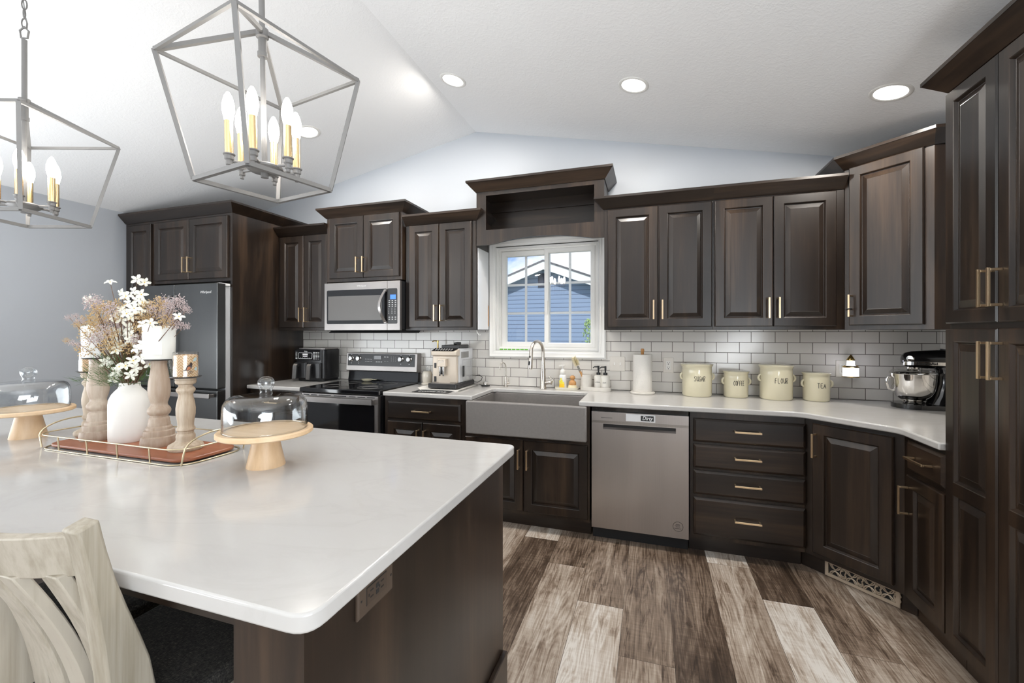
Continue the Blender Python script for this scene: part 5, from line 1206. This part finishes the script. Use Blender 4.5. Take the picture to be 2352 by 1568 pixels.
def canister(label, x, y, R_, h, word, lw):
    t = thing('canister', label, 'canister', (x, y, Z0), 0, 'cream kitchen canisters'); H = h
    MB().lathe([(0, 0), (R_ - .006, 0), (R_, .008), (R_ * 1.0, H * .78), (R_ * .985, H * .86), (R_ * 1.0, H * .885), (R_ * 1.05, H * .92), (R_ * 1.055, H * .945), (0, H * .945)], 56).build('pot', M['cream'], t, smooth=40)
    MB().lathe([(R_ * 1.02, H * .940), (R_ * 1.085, H * .945), (R_ * 1.10, H * .957), (R_ * 1.085, H * .972), (R_ * .95, H * .985), (R_ * .5, H * .998), (0, H)], 56).build('lid', M['cream'], t, smooth=50)
    for s_ in (-1, 1):
        a = R(-90 + s_ * 82); ps = []
        for i in range(9):
            q = R(-90 + 22.5 * i); ps.append(((R_ - .004 + .016 * math.cos(q)) * math.cos(a), (R_ - .004 + .016 * math.cos(q)) * math.sin(a), H * .60 + .022 * math.sin(q)))
        MB().tube(ps, [.006, .007, .0075, .008, .008, .008, .0075, .007, .006], 8).build('handle', M['cream'], t, smooth=60)
    written(t, word, H * .55, lw, .036 if h > .2 else .033, lw * .16, R_, .11)
canister('large cream canister lettered SUGAR beside the paper towel', .549, -.125, .1015, .238, 'SUGAR', .0135)
canister('small cream canister lettered COFFEE', .809, -.108, .0795, .190, 'COFFEE', .0105)
canister('large cream canister lettered FLOUR', 1.058, -.125, .1000, .243, 'FLOUR', .0145)
canister('small cream canister lettered TEA nearest the corner', 1.298, -.125, .0775, .194, 'TEA', .0155)
# wall plates
def plate(name, label, cat, x, z, w, h): 
    t = thing(name, label, cat, (x, -.0085, z)); MB().rects(-w / 2, -h / 2, w / 2, h / 2, [(0, 0), (0, -.003), (.002, -.005)]).build('cover_plate', M['ivory'], t); return t
t = plate('light_switch', 'pale double light switch plate right of the window', 'switch', -.027, 1.141, .118, .116)
for e in (-1, 1):
    sw = MB().box(e * .023 - .005, -.0055, -.012, e * .023 + .005, -.0045, .012).prism([(-.005, -.004), (-.013, -.010), (-.011, -.012), (-.005, .004)], e * .023 - .004, e * .023 + .004, 0).build('toggle', M['white_plastic'], t)
t = plate('outlet', 'pale duplex outlet on the tiles between paper towel and sugar canister', 'outlet', .357, 1.139, .076, .117)
MB().rects(-.018, -.034, .018, .034, [(0, -.005), (0, -.007), (.001, -.0075)]).build('receptacle', M['white_plastic'], t)
sl = MB()
for e in (-1, 1):
    for q in (-.007, .007): sl.box(q - .0014, -.0082, e * .018 - .001, q + .0014, -.0073, e * .018 + .007)
    sl.box(-.003, -.0082, e * .018 - .012, .003, -.0073, e * .018 - .006)
sl.build('slots', M['dark_print'], t)
t = plate('outlet', 'pale outlet plate behind the glowing night light', 'outlet', 1.487, 1.141, .074, .117)
MB().rects(-.018, -.034, .018, .034, [(0, -.005), (0, -.007), (.001, -.0075)]).build('receptacle', M['white_plastic'], t)
n_ = thing('night_light', 'glowing white night light with gold trim plugged in on the backsplash', 'night light', (1.518, -.062, 1.094))
MB().lathe([(0, -.005), (.050, -.005), (.052, -.002), (.050, .001), (0, .001)], 32, (0, 0), 1, .75).build('base', M['brass'], n_, smooth=40)
MB().lathe([(0, .001), (.046, .001), (.046, .062), (.038, .070), (.024, .074), (.022, .110), (.016, .118), (0, .119)], 32, (0, 0), 1, .75).build('shade', M['night'], n_, smooth=40)
MB().lathe([(.0475, .060), (.049, .064), (.038, .073), (.0365, .069)], 32, (0, 0), 1, .75).lathe([(.0235, .108), (.025, .112), (.017, .126), (.006, .142), (0, .150)], 24, (0, 0), 1, .75).build('cap', M['brass'], n_, smooth=40)
MB().box(-.036, .030, .018, -.014, .053, .075).build('plug_body', M['white_plastic'], n_, bevel=.006)
lamp('night_light_glow', 'POINT', (1.518, -.11, 1.16), (0, 0, 0), .35, (.85, .85, 1.0), shadow_soft_size=.04)
# stand mixer
x = thing('stand_mixer', 'black stand mixer with a steel bowl in the corner', 'mixer', (1.817, -.272, Z0), R(-4))
# local: the head runs along +x (bowl side at -x), the column at +x
MB().prism([(.165, -.085)] + [(.175, -.05), (.175, .05), (.165, .085), (.10, .095), (.0, .105), (-.06, .105)] + arc((-.055, 0), .105, 90, 270, 14) + [(-.06, -.105), (0, -.105), (.10, -.095)], 0, .028, 2).build('foot', M['mixer'], x, bevel=.012, seg=3, smooth=40)
col = MB(); vs = []; fs = []; secs = [(.028, .085, .085, .060), (.08, .098, .065, .050), (.15, .108, .055, .046), (.22, .108, .055, .048), (.265, .100, .060, .052)]; n = 20
for z, cx, rx, ry in secs:
    for i in range(n): a = 2 * math.pi * i / n; vs.append((cx + rx * math.cos(a), ry * math.sin(a), z))
for j in range(len(secs) - 1): fs += [(j * n + i, j * n + (i + 1) % n, (j + 1) * n + (i + 1) % n, (j + 1) * n + i) for i in range(n)]
fs += [tuple(range(n))[::-1], tuple(range((len(secs) - 1) * n, len(secs) * n))]
col.add(vs, fs).build('column', M['mixer'], x, smooth=50)
hdm = MB(); vs = []; fs = []; secs = [(-.112, .012, .012), (-.108, .028, .028), (-.095, .045, .044), (-.065, .056, .054), (-.02, .060, .058), (.04, .062, .062), (.10, .063, .066), (.14, .058, .060), (.160, .042, .044), (.168, .02, .02)]; n = 24
for xx, ry, rz in secs:
    for i in range(n): a = 2 * math.pi * i / n; zz = math.sin(a) * rz; vs.append((xx, math.cos(a) * ry, .292 + (zz if zz > 0 else zz * .85)))
for j in range(len(secs) - 1): fs += [(j * n + i, j * n + (i + 1) % n, (j + 1) * n + (i + 1) % n, (j + 1) * n + i) for i in range(n)]
fs += [tuple(range(n))[::-1], tuple(range((len(secs) - 1) * n, len(secs) * n))]
head = hdm.add(vs, fs).build('motor_head', M['mixer'], x, smooth=50)
bp = [(xx, ry) for xx, ry, _ in secs[1:-1]]; loop = [(a, -b - .0015) for a, b in bp] + [(a, b + .0015) for a, b in reversed(bp)]
MB().prism(loop, .263, .283, 2).build('trim_band', M['chrome'], head, smooth=40)
lettering('lettering', 'KitchenAid', .021, M['dark_print'], head, (-.012, -.0645, .273), sx=1.0, bold=.0006)
hub = MB().lathe([(0, 0), (.019, 0), (.020, .004), (.017, .010), (.006, .012), (0, .012)], 24).tr(Matrix.Rotation(R(90), 4, 'X')).build('attachment_cap', M['chrome'], head, smooth=40, loc=(-.083, -.040, .302), rot=(0, 0, R(-38)))
MB().tube([(.085, -.066, .272), (.085, -.078, .272)], .007, 10).build('speed_lever', M['black'], head, smooth=50)
MB().lathe([(0, .222), (.026, .224), (.030, .232), (.030, .248), (0, .248)], 24, (-.055, 0)).build('beater_collar', M['chrome'], x, smooth=40)
bw = thing('mixing_bowl', 'polished steel mixing bowl on the black stand mixer', 'bowl', (1.762, -.268, Z0))
B = [(.0, .044), (.050, .045), (.066, .054), (.086, .075), (.100, .105), (.1065, .145), (.1090, .190), (.1105, .208), (.1135, .2095), (.1120, .2115), (.1085, .210)]
MB().lathe([(0, .030), (.052, .030), (.054, .036), (.045, .044)], 40).lathe(B + [(r - .0035, z + .0) for r, z in reversed(B[2:8])] + [(0, .050)], 56).build('bowl', M['chrome'], bw, smooth=40)
MB().tube([(-.106, 0, .190), (-.128, 0, .180), (-.134, 0, .150), (-.124, 0, .112), (-.100, 0, .100)], [.006, .007, .007, .007, .006], 8).build('handle', M['chrome'], bw, smooth=60)
sh = thing('pouring_shield', 'clear plastic pouring shield on the mixing bowl', 'splash guard', (1.762, -.268, Z0 + .211))
ps = MB(); vs = []; n = 36
for r_, z in ((.062, .022), (.098, .018), (.112, .004)):
    for i in range(n - 5): a = 2 * math.pi * (i + 14) / n; vs.append((r_ * math.cos(a), r_ * math.sin(a), z))
q = n - 5; ps.add(vs, [(j * q + i, j * q + i + 1, (j + 1) * q + i + 1, (j + 1) * q + i) for j in range(2) for i in range(q - 1)]).add([(-.095, -.07, .012), (-.040, -.105, .012), (-.050, -.130, .040), (-.130, -.085, .040)], [(0, 1, 2, 3)])
ps.build('shield', M['clear_plastic'], sh, smooth=40)
cd = thing('mixer_cord', 'black power cord with plug draped over the stand mixer', 'cord', (1.817, -.272, Z0))
MB().tube([(.06, -.03, .360), (.10, -.060, .352), (.145, -.075, .315), (.158, -.082, .26), (.158, -.084, .19), (.156, -.084, .150)], .0042, 8).build('cable', M['black'], cd, smooth=60)
pg = MB().tube([(.156, -.084, .152), (.156, -.084, .140), (.156, -.084, .118)], [.007, .013, .015], 10).build('plug', M['black'], cd, smooth=40)
MB().box(.149, -.087, .100, .151, -.081, .119).box(.160, -.087, .100, .162, -.081, .119).build('prongs', M['brass'], pg)

# ------------------------------------------------------------------ outside the window
HY = 8.0
h = thing('neighbor_house', 'blue-sided neighbor house with a white gabled roof edge outside the window', 'house', (-2.52, HY, 0))
hw, ez, pz = 3.6, 1.95, 3.22
rise = (3.22 - 2.70) / 1.12
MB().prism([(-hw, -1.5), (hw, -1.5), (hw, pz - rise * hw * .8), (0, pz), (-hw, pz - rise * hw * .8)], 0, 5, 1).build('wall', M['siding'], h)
rk = MB(); sl_ = rise * .8
for s_ in (-1, 1):
    pts = [(0, pz + .09), (s_ * (hw + .3), pz + .09 - sl_ * (hw + .3)), (s_ * (hw + .3), pz - .13 - sl_ * (hw + .3)), (0, pz - .13)]
    rk.prism(pts if s_ > 0 else pts[::-1], -.32, -.27, 1)
    rk.prism([(s_ * .0, pz - .015), (s_ * (hw + .3), pz - .015 - sl_ * (hw + .3)), (s_ * (hw + .3), pz - .035 - sl_ * (hw + .3)), (0, pz - .035)], -.27, .0, 1)
rk.build('rake_board', M['fascia'], h)
rf_ = MB()
for s_ in (-1, 1): rf_.prism([(0, pz + .13), (s_ * (hw + .35), pz + .13 - sl_ * (hw + .35)), (s_ * (hw + .35), pz + .085 - sl_ * (hw + .35)), (0, pz + .085)], -.34, 5.2, 1)
rf_.build('roof', M['shingle'], h)
MB().box(-.22, -.03, pz - .58, .10, .0, pz - .20).build('gable_vent', plain('dark_vent', (.03, .035, .06), .6), h)
struct(MB().box(-30, .3, -1.6, 30, 40, -1.5).build('ground', M['grass']))
sb = thing('shrub', 'light green shrub at the lower right outside the window', 'shrub', (-1.14, 6.6, -1.5))
lv = MB()
for i in range(900):
    a = rb_.uniform(0, 6.28); u = rb_.random(); zz = 1.5 + 1.68 * u; rr = rb_.random() ** .5 * (.34 * (1 - u) ** .6 + .05); p = Vector((rr * math.cos(a) + .12 * (1-u), rr * math.sin(a), zz)); q = Vector((rb_.gauss(0, 1), rb_.gauss(0, 1), rb_.gauss(.4, .8))).normalized(); t_ = q.orthogonal().normalized()
    lv.add([p, p + q * .03 + t_ * .016, p + q * .065, p + q * .03 - t_ * .016], [(0, 1, 2, 3)])
o_ = lv.build('foliage', M['bush'], sb, weld=False)
MB().tube([(0.1, 0, 0), (.05, 0, 1.4), (0, 0, 2.8)], [.02, .015, .005], 6).tube([(.1, 0, .2), (.3, .1, 1.6)], [.015, .006], 6).build('trunk', M['stem'], sb)
